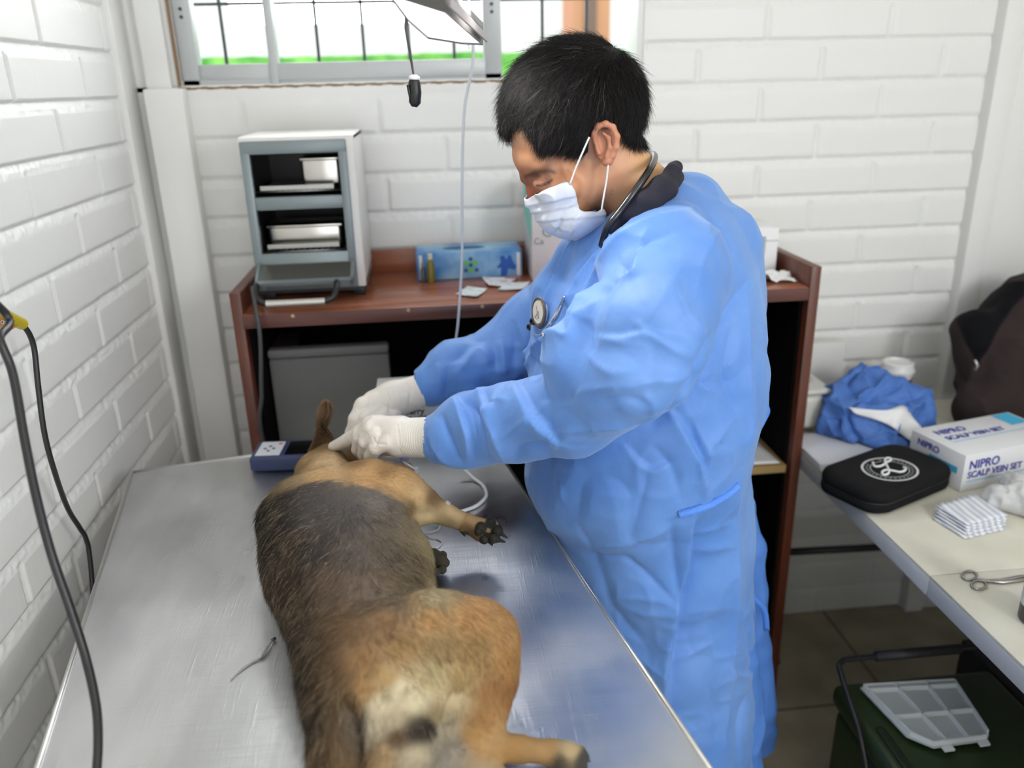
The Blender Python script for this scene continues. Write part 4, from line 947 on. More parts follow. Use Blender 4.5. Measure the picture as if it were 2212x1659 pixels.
sad = 1-sstep(0.05, 0.16, hc_.mean(1)); lt = (RNG.random(NH) < 0.16)*sad
hc_ = hc_*(1-lt[:, None]*0.75)+np.array(hexc('a89478'))*(lt*0.75)[:, None]
LEN = blend_anchors([(700, 1000, .008), (800, 1040, .008), (950, 1105, .005), (1010, 1130, .004), (750, 1150, .013), (570, 1110, .014), (700, 1300, .014), (900, 1250, .014), (950, 1380, .010), (1090, 1440, .008), (1060, 1560, .006), (1150, 1620, .005), (1240, 1630, .004), (720, 1560, .018), (720, 1650, .024), (860, 1500, .008), (900, 1580, .006), (700, 900, .002), (690, 950, .004), (770, 990, .004)], rx, ry, 2.0, 15.0)[:, 0]
mfur = principled('dog_fur', (0.2, 0.15, 0.1), 0.55, spec=0.35); attr_color(mfur)
hair_object('fur', R_-Nn*0.001, D3, Nn, LEN, 0.00019, hc_, mfur, dog, 4, 0.15, 0.12, 0.10)
# adhesive tape round the foreleg, catheter wing
b = MB(); a0, a1 = DP(952, 1102, .950, 26), DP(962, 1108, .946, 24.5)
b.tube([a0[0], a0[0]*0.5+a1[0]*0.5, a1[0]], [a0[1], (a0[1]+a1[1])/2+0.0004, a1[1]], 28, False)
mt = principled('clear_tape', (0.45, 0.40, 0.38), 0.3); 
tag(b.build('adhesive_tape', mt, smooth=True), 'clear adhesive tape wound round the upper foreleg of the dog', 'tape')

# ------------------------------------------------------------------ the veterinarian
from mathutils.bvhtree import BVHTree
def YP(px, py, Y, r=1.0):
    p = ony(px, py, Y); return p, r*float(np.dot(CM[2], p-CAM))/F
def ychain(f, L, k, op='add', sc=None):
    P = [YP(*q) for q in L]
    if sc is not None: P = [(p, r) for p, r in P]
    f.chain(P, k, op, sc)
def inpoly(X, Y, poly):
    c = np.zeros(len(X), bool); n = len(poly)
    for i in range(n):
        x0, y0 = poly[i]; x1, y1 = poly[(i+1) % n]
        m = ((y0 > Y) != (y1 > Y)) & (X < (x1-x0)*(Y-y0)/(y1-y0+1e-12)+x0); c ^= m
    return c
def dpoly(X, Y, poly):
    """distance in px to the polygon outline"""
    d = np.full(len(X), 1e9); n = len(poly)
    for i in range(n):
        a = np.array(poly[i], float); b_ = np.array(poly[(i+1) % n], float); e = b_-a
        t = np.clip(((X-a[0])*e[0]+(Y-a[1])*e[1])/(e@e), 0, 1); d = np.minimum(d, np.hypot(X-a[0]-t*e[0], Y-a[1]-t*e[1]))
    return d
HY = 1.215
man = thing('person', 'dark-haired person in blue gown, white face mask and gloves, bending over the dog', 'person', (0.36, 1.24, 0))

# --- gown
g = Field((-0.10, 0.82, 0.30), (0.68, 1.60, 1.46), 0.004)
SC = (1, 0.80, 1)
ychain(g, [(1445, 455, 1.23, 62), (1420, 540, 1.23, 150), (1412, 620, 1.23, 205), (1398, 750, 1.23, 232), (1380, 880, 1.23, 236), (1370, 985, 1.23, 230), (1394, 1075, 1.23, 203), (1392, 1150, 1.23, 206), (1392, 1300, 1.23, 208), (1396, 1450, 1.23, 212), (1400, 1640, 1.23, 216), (1402, 1900, 1.23, 220)], 0.03, 'add', SC)
ychain(g, [(1500, 445, 1.24, 62), (1540, 540, 1.24, 84), (1560, 640, 1.24, 78)], 0.04)
ychain(g, [(1400, 470, 1.20, 60), (1430, 570, 1.07, 105)], 0.04)
ychain(g, [(1400, 470, 1.24, 60), (1300, 560, 1.40, 85)], 0.04)
# near sleeve
ychain(g, [(1440, 590, 1.05, 126), (1428, 650, 1.01, 122)], 0.03)
ychain(g, [(1428, 650, 1.01, 120), (1412, 720, .965, 116), (1385, 800, .945, 98)], 0.010)
ychain(g, [(1320, 690, 1.02, 70), (1262, 790, 1.02, 92), (1330, 830, .97, 90)], 0.014)
ychain(g, [(1385, 805, .945, 92), (1250, 875, 1.03, 98), (1120, 908, 1.10, 86), (1010, 928, 1.145, 78), (950, 945, 1.163, 54)], 0.012)
# far sleeve
ychain(g, [(1270, 610, 1.42, 92), (1165, 715, 1.43, 88), (1080, 770, 1.42, 68), (985, 800, 1.39, 60), (930, 832, 1.375, 47)], 0.02)
# chest front between the sleeves
ychain(g, [(1245, 560, 1.25, 42), (1215, 650, 1.27, 58), (1200, 760, 1.28, 60)], 0.03)
# neck opening and cuff openings
ychain(g, [(1300, 390, 1.215, 78), (1392, 452, 1.215, 76)], 0.006, 'sub')
ychain(g, [(860, 942, 1.18, 41), (955, 944, 1.16, 36)], 0.002, 'sub')
ychain(g, [(860, 852, 1.37, 36), (950, 825, 1.38, 31)], 0.002, 'sub')
g.cut_plane((0, 0, 0.34), (0, 0, -1), 0.0)
gv, gq = g.mesh(2)
gN = normals(gv, gq)
bvh = BVHTree.FromPolygons([tuple(v) for v in gv], [tuple(map(int, q)) for q in gq])
def hit(px, py):
    d = ray(px, py); h = bvh.ray_cast(Vector(CAM), Vector(d).normalized())
    return None if h[0] is None else (np.array(h[0]), np.array(h[1]))
# folds: (kind, height mm, width mm, px points) laid over the cloth; r ridge, v valley, s overlapping step
FOLDS = [
 ('r', 11, 16, [(1109, 820), (1137, 789), (1163, 746), (1207, 729), (1233, 733), (1252, 695), (1300, 655)]),
 ('s', 9, 26, [(1110, 820), (1147, 883), (1197, 939), (1215, 950)]),
 ('r', 7, 14, [(1197, 940), (1250, 925), (1315, 916), (1374, 910), (1430, 890)]),
 ('v', 10, 16, [(1339, 915), (1430, 895), (1492, 805), (1540, 720), (1590, 640), (1612, 600)]),
 ('r', 3.5, 7, [(1445, 612), (1480, 665), (1518, 725), (1524, 745)]), ('r', 2.5, 5, [(1431, 618), (1466, 672), (1504, 735)]),
 ('r', 5, 9, [(1374, 695), (1398, 718), (1453, 754), (1500, 770)]), ('s', 4, 12, [(1290, 722), (1340, 728), (1398, 718), (1511, 742)]),
 ('r', 5, 11, [(1276, 769), (1300, 790), (1335, 805), (1374, 801)]), ('r', 6, 11, [(1237, 848), (1335, 832), (1453, 814), (1490, 800)]),
 ('v', 4, 10, [(1165, 862), (1220, 865), (1265, 832)]), ('r', 5, 8, [(1390, 848), (1408, 868), (1406, 893)]), ('v', 4, 9, [(1300, 860), (1350, 850), (1400, 870)]),
 ('r', 12, 22, [(1502, 451), (1440, 470), (1380, 497), (1316, 556), (1270, 641), (1240, 690)]), ('v', 9, 16, [(1460, 500), (1395, 530), (1345, 590), (1310, 650)]),
 ('r', 8, 13, [(1405, 497), (1378, 556), (1371, 594), (1330, 600)]), ('r', 8, 14, [(1358, 505), (1295, 548), (1236, 628), (1222, 680)]), ('v', 7, 12, [(1330, 505), (1270, 560), (1225, 640)]),
 ('r', 6, 10, [(1236, 525), (1205, 580), (1177, 640), (1160, 700)]), ('v', 5, 9, [(1222, 530), (1190, 600), (1168, 660)]),
 ('r', 6, 18, [(1470, 560), (1440, 640), (1400, 700)]), ('v', 4, 14, [(1500, 600), (1480, 680), (1450, 730)]), ('r', 4, 12, [(1560, 480), (1520, 560), (1490, 640)]),
 ('s', 9, 22, [(1445, 875), (1496, 961), (1515, 1010), (1527, 1055)]), ('r', 8, 14, [(1464, 840), (1492, 902), (1523, 981), (1520, 1067), (1497, 1131)]), ('v', 6, 12, [(1480, 850), (1500, 950), (1500, 1040)]),
 ('r', 7, 14, [(1609, 620), (1617, 760), (1617, 900), (1600, 1000)]), ('v', 7, 14, [(1585, 700), (1570, 800), (1590, 900)]), ('r', 5, 12, [(1540, 800), (1510, 830), (1560, 850)]),
 ('r', 5, 10, [(1545, 960), (1520, 975), (1560, 930), (1590, 890)]), ('v', 5, 12, [(1410, 960), (1450, 1010), (1470, 1080)]), ('s', 5, 16, [(1350, 960), (1400, 1010), (1450, 1000)]),
 ('v', 8, 12, [(1450, 1119), (1457, 1222), (1469, 1302)]), ('s', 14, 30, [(1500, 1120), (1489, 1222), (1469, 1302), (1450, 1413), (1442, 1512), (1440, 1640)]),
 ('r', 8, 16, [(1593, 1040), (1585, 1222), (1577, 1437), (1565, 1640)]), ('r', 6, 10, [(1259, 1183), (1346, 1175), (1400, 1160), (1450, 1139)]),
 ('v', 6, 11, [(1259, 1192), (1307, 1200), (1358, 1204), (1418, 1259), (1461, 1300)]), ('r', 4, 9, [(1320, 1294), (1380, 1290), (1450, 1296)]), ('r', 5, 9, [(1378, 1326), (1420, 1322), (1450, 1318), (1469, 1302)]),
 ('r', 5, 9, [(1500, 1160), (1540, 1145), (1580, 1130)]), ('r', 4, 9, [(1498, 1195), (1540, 1185), (1585, 1178)]), ('r', 5, 10, [(1450, 1437), (1497, 1413), (1541, 1385)]),
 ('s', 6, 14, [(1577, 1440), (1602, 1452), (1628, 1445)]), ('v', 8, 14, [(1612, 1330), (1618, 1400), (1628, 1445)]), ('r', 6, 12, [(1590, 1340), (1615, 1300)]), ('v', 9, 16, [(1610, 1500), (1602, 1570), (1595, 1659)]),
 ('v', 5, 16, [(1250, 1130), (1300, 1230), (1330, 1320), (1420, 1420)]), ('r', 4, 12, [(1375, 1420), (1410, 1440), (1442, 1462)]), ('v', 4, 12, [(1520, 1440), (1550, 1550), (1550, 1600)]),
 ('r', 4, 8, [(1150, 1030), (1150, 1060), (1152, 1100)]), ('r', 3, 7, [(1215, 1040), (1222, 1085)]), ('v', 4, 12, [(1400, 1010), (1390, 1060), (1360, 1170)]),
 ('r', 9, 12, [(1028, 751), (1045, 765), (1060, 785)]), ('r', 8, 12, [(1081, 720), (1089, 785), (1091, 809)]), ('v', 9, 13, [(1060, 735), (1072, 770), (1070, 800)]), ('r', 7, 12, [(975, 814), (1000, 790), (1028, 752)]), ('v', 7, 12, [(960, 775), (990, 770), (1015, 745)]),
 ('r', 8, 11, [(942, 785), (950, 805), (954, 840)]), ('v', 7, 10, [(965, 790), (968, 830), (962, 860)]), ('r', 7, 12, [(1120, 700), (1135, 760), (1120, 800)]), ('v', 7, 11, [(1105, 690), (1112, 740), (1110, 790)]),
 ('s', 12, 16, [(985, 857), (999, 881), (1019, 941), (1016, 990)]), ('v', 9, 12, [(955, 895), (970, 940), (1000, 1000)]), ('r', 8, 11, [(940, 905), (935, 950), (973, 1000)]), ('v', 7, 9, [(922, 925), (925, 965), (945, 985)]),
 ('r', 9, 15, [(1038, 884), (1067, 929), (1080, 960), (1086, 1000)]), ('v', 9, 13, [(1005, 860), (1035, 905), (1055, 985)]), ('r', 8, 11, [(1031, 845), (1052, 888), (1067, 862), (1100, 868)]), ('v', 8, 10, [(1045, 845), (1060, 870), (1095, 825)]),
 ('r', 5, 12, [(1089, 946), (1139, 912), (1150, 900)]), ('v', 7, 14, [(1105, 1000), (1130, 960), (1190, 950)]), ('r', 6, 10, [(985, 850), (1020, 838), (1040, 850)]),
]
disp = np.zeros(len(gv)); gx_, gy_, gd_ = proj(gv)
facing = np.sum(gN*(CAM-gv), 1) > -0.15
for kind, hmm, wmm, pts in FOLDS:
    H3 = [hit(x, y) for x, y in spline([(a, b_, 0) for a, b_ in pts], 6) for x, y in [(x, y)]] if False else [hit(q[0], q[1]) for q in spline([(a, b_, 0.0) for a, b_ in pts], 5)]
    H3 = [h for h in H3 if h is not None]
    if len(H3) < 2: continue
    w = wmm/1000*0.72; A = hmm/1000*1.25
    P3 = np.array([h[0] for h in H3]); lo = P3.min(0)-4*w; hi = P3.max(0)+4*w
    sel = np.where(((gv > lo) & (gv < hi)).all(1))[0]
    if len(sel) == 0: continue
    v = gv[sel]; best = np.full(len(sel), 1e9); side = np.zeros(len(sel)); par = np.zeros(len(sel))
    for i in range(len(H3)-1):
        a, b_ = P3[i], P3[i+1]; e = b_-a; L2 = e@e
        if L2 < 1e-10 or L2 > 0.01: continue
        t = np.clip(((v-a)@e)/L2, 0, 1); q = v-a-t[:, None]*e; d = np.linalg.norm(q, axis=1); m = d < best
        best[m] = d[m]; sv = np.cross(e/np.sqrt(L2), H3[i][1]); side[m] = (q@sv)[m]; par[m] = (i+t[m])/(len(H3)-1)
    env = np.clip(np.sin(np.clip(par, 0.0, 1)*pi), 0, 1)**0.6*0.85+0.15
    wv = w*(0.85+0.4*fbm(v, 30, 2))
    if kind == 'r': dd = A*np.exp(-best/wv)
    elif kind == 'v': dd = -A*np.exp(-(best/wv)**1.1)
    else:
        sg = side/(best+1e-6); dd = A*np.tanh(side/0.003)*np.exp(-(best/(wv*1.1))**1.2)*0.9
    disp[sel] += dd*env
fq = gv*np.array([1.0, 1.0, 0.75])
warp = gv+0.05*np.stack([fbm(gv+3, 5, 2), fbm(gv+9, 5, 2), fbm(gv+15, 5, 2)], -1)
cr = (1-np.abs(vnoise(*((warp*np.array([1, 1, .6]))*7).T)-0.5)*3.0).clip(0, 1)**2*0.0060
cr -= (1-np.abs(vnoise(*((warp[:, [1, 2, 0]]+4)*9).T)-0.5)*3.4).clip(0, 1)**2*0.0050
cr += (1-np.abs(vnoise(*((warp[:, [2, 0, 1]]+8)*19).T)-0.5)*3.6).clip(0, 1)**2.5*0.0022
disp += cr+(fbm(gv, 7, 2)-0.5)*0.010
for wp_ in (YP(905, 945, 1.172)[0], YP(885, 850, 1.362)[0]):
    disp *= sstep(0.030, 0.075, np.linalg.norm(gv-wp_, axis=1))
gown_v = gv+gN*disp[:, None]
mg = principled('gown_fabric', (0.115, 0.30, 0.78), 0.55, spec=0.4)
mg.node_tree.nodes['Principled BSDF'].inputs['Sheen Weight'].default_value = 0.35
mg.node_tree.nodes['Principled BSDF'].inputs['Sheen Tint'].default_value = (0.6, 0.78, 1, 1)
add_mottle(mg, (0.085, 0.225, 0.60), (0.14, 0.295, 0.67), 7, 5)
def crease_bump(m, scale, dist, strength, stretch=(1, 1, 1)):
    n, l, b = nodes(m)
    tc = n.new('ShaderNodeTexCoord'); mp = n.new('ShaderNodeMapping'); mp.inputs['Scale'].default_value = stretch
    ns_ = n.new('ShaderNodeTexNoise'); ns_.inputs['Scale'].default_value = 6; ns_.inputs['Detail'].default_value = 3
    mxv = n.new('ShaderNodeVectorMath'); mxv.operation = 'MULTIPLY_ADD'; mxv.inputs[1].default_value = (0.12, 0.12, 0.12)
    vo = n.new('ShaderNodeTexVoronoi'); vo.feature = 'DISTANCE_TO_EDGE'; vo.inputs['Scale'].default_value = scale
    rr = n.new('ShaderNodeMapRange'); rr.inputs[1].default_value = 0.0; rr.inputs[2].default_value = 0.12; rr.inputs[3].default_value = 1; rr.inputs[4].default_value = 0; rr.interpolation_type = 'SMOOTHSTEP'
    bp = n.new('ShaderNodeBump'); bp.inputs['Strength'].default_value = strength; bp.inputs['Distance'].default_value = dist
    l.new(tc.outputs['Object'], mp.inputs[0]); l.new(mp.outputs[0], ns_.inputs[0]); l.new(ns_.outputs['Color'], mxv.inputs[0]); l.new(mp.outputs[0], mxv.inputs[2])
    l.new(mxv.outputs[0], vo.inputs['Vector']); l.new(vo.outputs['Distance'], rr.inputs[0]); l.new(rr.outputs[0], bp.inputs['Height'])
    if b.inputs['Normal'].is_linked: l.new(b.inputs['Normal'].links[0].from_socket, bp.inputs['Normal'])
    l.new(bp.outputs[0], b.inputs['Normal'])
add_bump(mg, 9, 0.35, 0.012, 5, rough=0.55); add_bump(mg, 900, 0.12, 0.0004, 2)
sdf_object('gown', gown_v, gq, mg, man)
gbvh = BVHTree.FromPolygons([tuple(v) for v in gown_v], [tuple(map(int, q)) for q in gq])
def ghit(px, py, off=0.0):
    d = Vector(ray(px, py)).normalized(); h = gbvh.ray_cast(Vector(CAM), d)
    return np.array(h[0])-np.array(d)*off
# bound neckline edge
nl = [(1312, 492), (1335, 468), (1365, 440), (1400, 418), (1440, 405), (1462, 388), (1474, 368)]
# waist tie, tie ends at the back
def ribbon(name, pts, w, mat, n0=None, parent=None, wdir=None, thick=0.0008):
    P = spline(pts, 8); b = MB(); rows = []
    for i, p in enumerate(P):
        t = P[min(i+1, len(P)-1)]-P[max(i-1, 0)]; t = t/np.linalg.norm(t)
        view = (CAM-p); view /= np.linalg.norm(view); u = np.cross(t, view) if wdir is None else np.array(wdir, float)
        u /= np.linalg.norm(u); rows.append([p-u*w/2, p, p+u*w/2])
    b.grid(rows); o = b.build(name, mat, parent, smooth=True); md = o.modifiers.new('s', 'SOLIDIFY'); md.thickness = thick; md.offset = 0
    return o
mtie = principled('tie_fabric', (0.085, 0.25, 0.76), 0.6); add_bump(mtie, 420, 0.7, 0.0012, 1)
mdark = principled('gown_inside', (0.05, 0.17, 0.62), 0.65); crease_bump(mdark, 18, 0.003, 0.5)
tie = [ghit(1466, 1112, .004), ghit(1495, 1104, .005), ghit(1530, 1092, .005), ghit(1560, 1076, .005), ghit(1580, 1062, .005), ghit(1596, 1046, .005)]
ribbon('waist_tie', tie, 0.0105, mtie, parent=man)
ribbon('tie_end', [YP(1604, 1012, 1.17)[0], YP(1606, 1050, 1.165)[0], YP(1612, 1110, 1.16)[0], YP(1607, 1170, 1.16)[0], YP(1606, 1240, 1.16)[0], YP(1622, 1285, 1.16)[0], YP(1650, 1318, 1.18)[0], YP(1656, 1362, 1.19)[0]], 0.011, mtie, parent=man)
ribbon('tie_end', [YP(1636, 865, 1.20)[0], YP(1655, 884, 1.20)[0], YP(1648, 905, 1.20)[0], YP(1630, 938, 1.19)[0], YP(1612, 975, 1.18)[0]], 0.012, mtie, parent=man)
b = MB(); nb_ = [ghit(x, y, 0.001) for x, y in ((1326, 500), (1345, 476), (1372, 452), (1405, 430), (1440, 414), (1462, 396))]
b.tube(spline(nb_, 6), 0.0016, 8); b.build('neck_binding', mg, man, smooth=True)
# back overlap panel: a second layer hanging free behind
f = Field((0.30, 1.02, 0.25), (0.72, 1.48, 1.05), 0.005)
for (pp) in ([(1588, 1035, 1.27, 14), (1602, 1090, 1.27, 24), (1610, 1180, 1.27, 30), (1618, 1280, 1.27, 34), (1622, 1400, 1.27, 38), (1628, 1520, 1.27, 40), (1632, 1640, 1.27, 42), (1640, 1800, 1.27, 44)],
             [(1570, 1200, 1.14, 24), (1588, 1320, 1.13, 34), (1594, 1430, 1.12, 38), (1600, 1560, 1.12, 44), (1606, 1760, 1.12, 50)]):
    ychain(f, pp, 0.012)
bv_, bq_ = f.mesh(1); bn_ = normals(bv_, bq_)
bv_ = bv_+bn_*((1-np.abs(fbm(bv_*np.array([1, 1, .35]), 16, 2)-0.5)*4).clip(0, 1)**2*0.009+(fbm(bv_, 9, 2)-.5)*0.012)[:, None]
mflap = principled('gown_flap', (0.075, 0.205, 0.58), 0.6); add_bump(mflap, 9, 0.35, 0.012, 5); sdf_object('gown_back_panel', bv_, bq_, mflap, man)

# --- body: head and neck at fine resolution, trunk, arms and legs coarser, one mesh
def hc(px, py, dy, r): return YP(px, py, HY+dy, r)
h0 = Field((0.05, 1.08, 1.26), (0.40, 1.35, 1.62), 0.0026)
def hell(px, py, dy, ra, rb, ry, ang, k):
    c, s1 = hc(px, py, dy, 1.0); ca, sa = cos(ang), sin(ang)
    u = _r2*ca-_u2*sa*(-1)*(-1); u = _r2*ca+_u2*(-sa); v = np.cross(_fwd, u); v /= np.linalg.norm(v)
    h0.ell(c, (ra*s1, rb*s1, ry), [u, v, np.cross(u, v)], k)
hell(1240, 232, 0, 140, 128, 0.074, radians(-14), 0.0)
S2 = (1, 0.70, 1)
def hchain(L, k, op='add', sc=None): h0.chain([hc(*q) for q in L], k, op, sc)
hchain([(1168, 292, 0, 72), (1162, 330, 0, 56)], 0.015, sc=S2)
hchain([(1186, 372, 0, 54), (1200, 400, 0, 52)], 0.015, sc=S2)
hchain([(1262, 350, 0, 60), (1268, 396, 0, 48), (1222, 448, 0, 42), (1200, 466, 0, 30)], 0.015, sc=S2)
hchain([(1150, 390, 0, 10), (1148, 410, 0, 9), (1149, 430, 0, 9)], 0.008)
hchain([(1132, 386, -.006, 8), (1150, 376, -.026, 8), (1182, 370, -.046, 8)], 0.010)
h0.ell(hc(1163, 398, -.040, 1)[0], (0.015, 0.012, 0.010), None, 0.008, 'sub')
hchain([(1163, 397, -.034, 13), (1174, 394, -.040, 12)], 0.004)
hchain([(1196, 412, -.047, 20), (1225, 405, -.055, 22)], 0.020)
hchain([(1318, 340, 0, 62), (1345, 385, 0, 68), (1385, 440, 0, 80), (1420, 500, 0, 92)], 0.02)
hv, hq = h0.mesh(2)
er = Field(YP(1308, 310, 1.13)[0]-np.array([.035, .03, .045]), YP(1308, 310, 1.13)[0]+np.array([.035, .035, .045]), 0.0012)
ce = YP(1308, 308, 1.146)[0]
def ech(L, k=0.002, op='add'): er.chain([YP(x, y, Y, r) for x, y, Y, r in L], k, op)
er.ell(YP(1310, 305, 1.143)[0], (26*.00069, 0.004, 40*.00069), None, 0.002)
ech([(1286, 305, 1.140, 6), (1284, 288, 1.136, 6), (1292, 272, 1.132, 6.5), (1308, 267, 1.129, 6.5), (1324, 275, 1.127, 6.5), (1333, 295, 1.126, 6.5), (1331, 318, 1.128, 6), (1324, 336, 1.132, 6.5), (1315, 348, 1.136, 9), (1308, 350, 1.139, 9)], 0.003)
ech([(1303, 288, 1.134, 4), (1315, 298, 1.132, 5), (1317, 318, 1.133, 5), (1310, 336, 1.136, 5)], 0.003)
ech([(1291, 316, 1.138, 6), (1294, 330, 1.139, 6)], 0.003)
er.ell(YP(1300, 312, 1.133)[0], (0.006, 0.006, 0.011), None, 0.003, 'sub')
ech([(1297, 286, 1.128, 4), (1312, 281, 1.126, 4), (1322, 296, 1.125, 4)], 0.002, 'sub')
ev_, eq_ = er.mesh(1)
tr = Field((-0.16, 0.9, 0.0), (0.62, 1.56, 1.40), 0.008)
ychain(tr, [(1400, 480, 1.23, 70), (1415, 600, 1.23, 150), (1400, 900, 1.23, 165), (1390, 1150, 1.23, 160)], 0.02, sc=(1, .75, 1))
for sx in (-1, 1):
    hp_ = np.array([0.36, 1.24+sx*0.09, 0.82]); kn = np.array([0.37, 1.24+sx*0.10, 0.46]); an = np.array([0.40, 1.24+sx*0.10, 0.09])
    tr.chain([(hp_, .095), (kn, .062), (an, .042)], 0.02); tr.chain([(an, .042), (an+np.array([-.05, 0, -.045]), .035), (an+np.array([-.15, 0, -.06]), .025)], 0.01)
tr.chain([(YP(1440, 600, 1.07)[0], .055), (YP(1375, 790, .965)[0], .034), (YP(1250, 870, 1.035)[0], .032), (YP(1000, 935, 1.15)[0], .026), (YP(905, 945, 1.172)[0], .024)], 0.01)
tr.chain([(YP(1280, 620, 1.40)[0], .055), (YP(1150, 740, 1.43)[0], .042), (YP(960, 815, 1.385)[0], .028), (YP(885, 850, 1.362)[0], .024)], 0.01)
tv_, tq_ = tr.mesh(2)
pv, pq = join([(hv, hq), (ev_, eq_), (tv_, tq_)])
px_, py_, _ = proj(np.where((pv[:, 1] > HY)[:, None], pv*np.array([1, -1, 1])+np.array([0, 2*HY, 0]), pv))
SK = [(1100, 300, *s_('c79a7c')), (1130, 340, *s_('c4916f')), (1160, 350, *s_('c08d6c')), (1138, 385, *s_('8e5f49')), (1140, 415, *s_('a4644f')), (1160, 376, *s_('6e4a38')), (1178, 372, *s_('7a5340')), (1200, 375, *s_('a8785c')), (1170, 388, *s_('a27560')), (1180, 398, *s_('7a5646')), (1200, 405, *s_('b8876a')), (1230, 360, *s_('c09070')), (1240, 400, *s_('b98a6a')), (1270, 380, *s_('be8f70')), (1260, 440, *s_('a67c60')), (1290, 430, *s_('a97f63')), (1290, 470, *s_('957058')), (1320, 380, *s_('c09072')), (1350, 350, *s_('c69a7c')), (1390, 360, *s_('c9a078')), (1340, 430, *s_('a98266')), (1250, 340, *s_('9c7860')), (1380, 300, *s_('a08068'))]
pc_ = blend_anchors(SK, px_, py_, 2.4, 9.0)
pc_ *= np.array([1.22, 1.16, 1.10])*(0.93+0.14*fbm(pv, 60, 3)[:, None])
# brow, lash line, freckles
def smooth_rim(V, Q, it=8):
    E = np.sort(np.concatenate([Q[:, [i, (i+1) % 4]] for i in range(4)]), axis=1); u, c = np.unique(E, axis=0, return_counts=True); R = u[c == 1]
    V = V.copy(); rim = np.unique(R)
    for _ in range(it):
        acc = np.zeros_like(V); cn = np.zeros(len(V))
        for a, b_ in ((0, 1), (1, 0)):
            np.add.at(acc, R[:, a], V[R[:, b_]]); np.add.at(cn, R[:, a], 1)
        V[rim] = 0.5*V[rim]+0.5*acc[rim]/cn[rim][:, None]
    return V
def line_w(X, Y, pts, w):
    d = np.full(len(X), 1e9)
    for a, b_ in zip(pts[:-1], pts[1:]):
        a = np.array(a, float); b_ = np.array(b_, float); e = b_-a; t = np.clip(((X-a[0])*e[0]+(Y-a[1])*e[1])/(e@e), 0, 1); d = np.minimum(d, np.hypot(X-a[0]-t*e[0], Y-a[1]-t*e[1]))
    return np.exp(-(d/w)**2)
w = line_w(px_, py_, [(1136, 381), (1150, 376), (1168, 371), (1186, 369), (1196, 372)], 5)*0.8; pc_ = pc_*(1-w[:, None])+np.array(hexc('3a261e'))*w[:, None]
w = line_w(px_, py_, [(1160, 401), (1172, 400), (1186, 394), (1192, 388)], 2.6)*0.95; pc_ = pc_*(1-w[:, None])+np.array(hexc('241614'))*w[:, None]
w = line_w(px_, py_, [(1160, 392), (1175, 388), (1190, 381)], 1.6)*0.45; pc_ = pc_*(1-w[:, None])+np.array(hexc('5a3a2c'))*w[:, None]
for (x, y, r) in ((1320, 419, 2.5), (1322, 412, 1.5), (1262, 430, 1.5), (1270, 440, 1.8), (1258, 438, 1.2), (1275, 447, 1.5), (1228, 368, 1.8), (1250, 425, 1.2)):
    w = np.exp(-((px_-x)**2+(py_-y)**2)/(r*r))*0.5; pc_ = pc_*(1-w[:, None])+np.array(hexc('5e3c2c'))*w[:, None]
ear_i = np.arange(len(hv), len(hv)+len(ev_)); pc_[ear_i] = np.array(hexc('c08468'))*(0.9+0.2*fbm(pv[ear_i], 80, 2)[:, None])
mskn = principled('skin', (0.5, 0.3, 0.2), 0.48, spec=0.4); attr_color(mskn); add_bump(mskn, 500, 0.12, 0.0006)
bs = mskn.node_tree.nodes['Principled BSDF']; bs.inputs['Subsurface Weight'].default_value = 0.12; bs.inputs['Subsurface Scale'].default_value = 0.012; bs.inputs['Subsurface Radius'].default_value = (1, .35, .2)
sdf_object('body', pv, pq, mskn, man, pc_)

# --- hair
HP = [(1040, 330), (1030, 200), (1130, 60), (1250, 30), (1400, 100), (1430, 260), (1420, 312), (1388, 316), (1366, 314), (1352, 304), (1346, 284), (1322, 264), (1300, 262), (1284, 276), (1276, 300), (1272, 330), (1250, 333), (1231, 327), (1209, 321), (1180, 322), (1163, 321), (1150, 306), (1142, 290), (1134, 268), (1120, 268), (1104, 285), (1088, 314), (1076, 326)]
mv = np.where((hv[:, 1] > HY)[:, None], hv*np.array([1, -1, 1])+np.array([0, 2*HY, 0]), hv)
mx_, my_, _ = proj(mv); ins = inpoly(mx_, my_, HP); dd = dpoly(mx_, my_, HP)
hn = normals(hv, hq); hh = np.where(ins, sstep(0, 16, dd), -0.6)
capv = hv+hn*(hh*0.0085+(fbm(hv*np.array([1, 1, 1]), 38, 3)-0.5)*0.006*ins)[:, None]
kq = hq[ins[hq].any(1)]
used, inv = np.unique(kq, return_inverse=True); kq2 = inv.reshape(kq.shape)
mhair = principled('dark_hair', (0.008, 0.007, 0.007), 0.6, spec=0.25); add_bump(mhair, 300, 0.6, 0.002, 3, (1, 1, 0.2))
hairo = sdf_object('hair', capv[used], kq2, mhair, man)
NHR = 46000
w_ = ins[hq].all(1).astype(float)
ff, qq, ww = scatter(hv, hq, NHR, w_); R_ = (hv[qq]*ww[..., None]).sum(1); Nn = (hn[qq]*ww[..., None]).sum(1); Nn /= np.linalg.norm(Nn, axis=1)[:, None]+1e-9
Rm = np.where((R_[:, 1] > HY)[:, None], R_*np.array([1, -1, 1])+np.array([0, 2*HY, 0]), R_); rx, ry, _ = proj(Rm); dE = dpoly(rx, ry, HP)
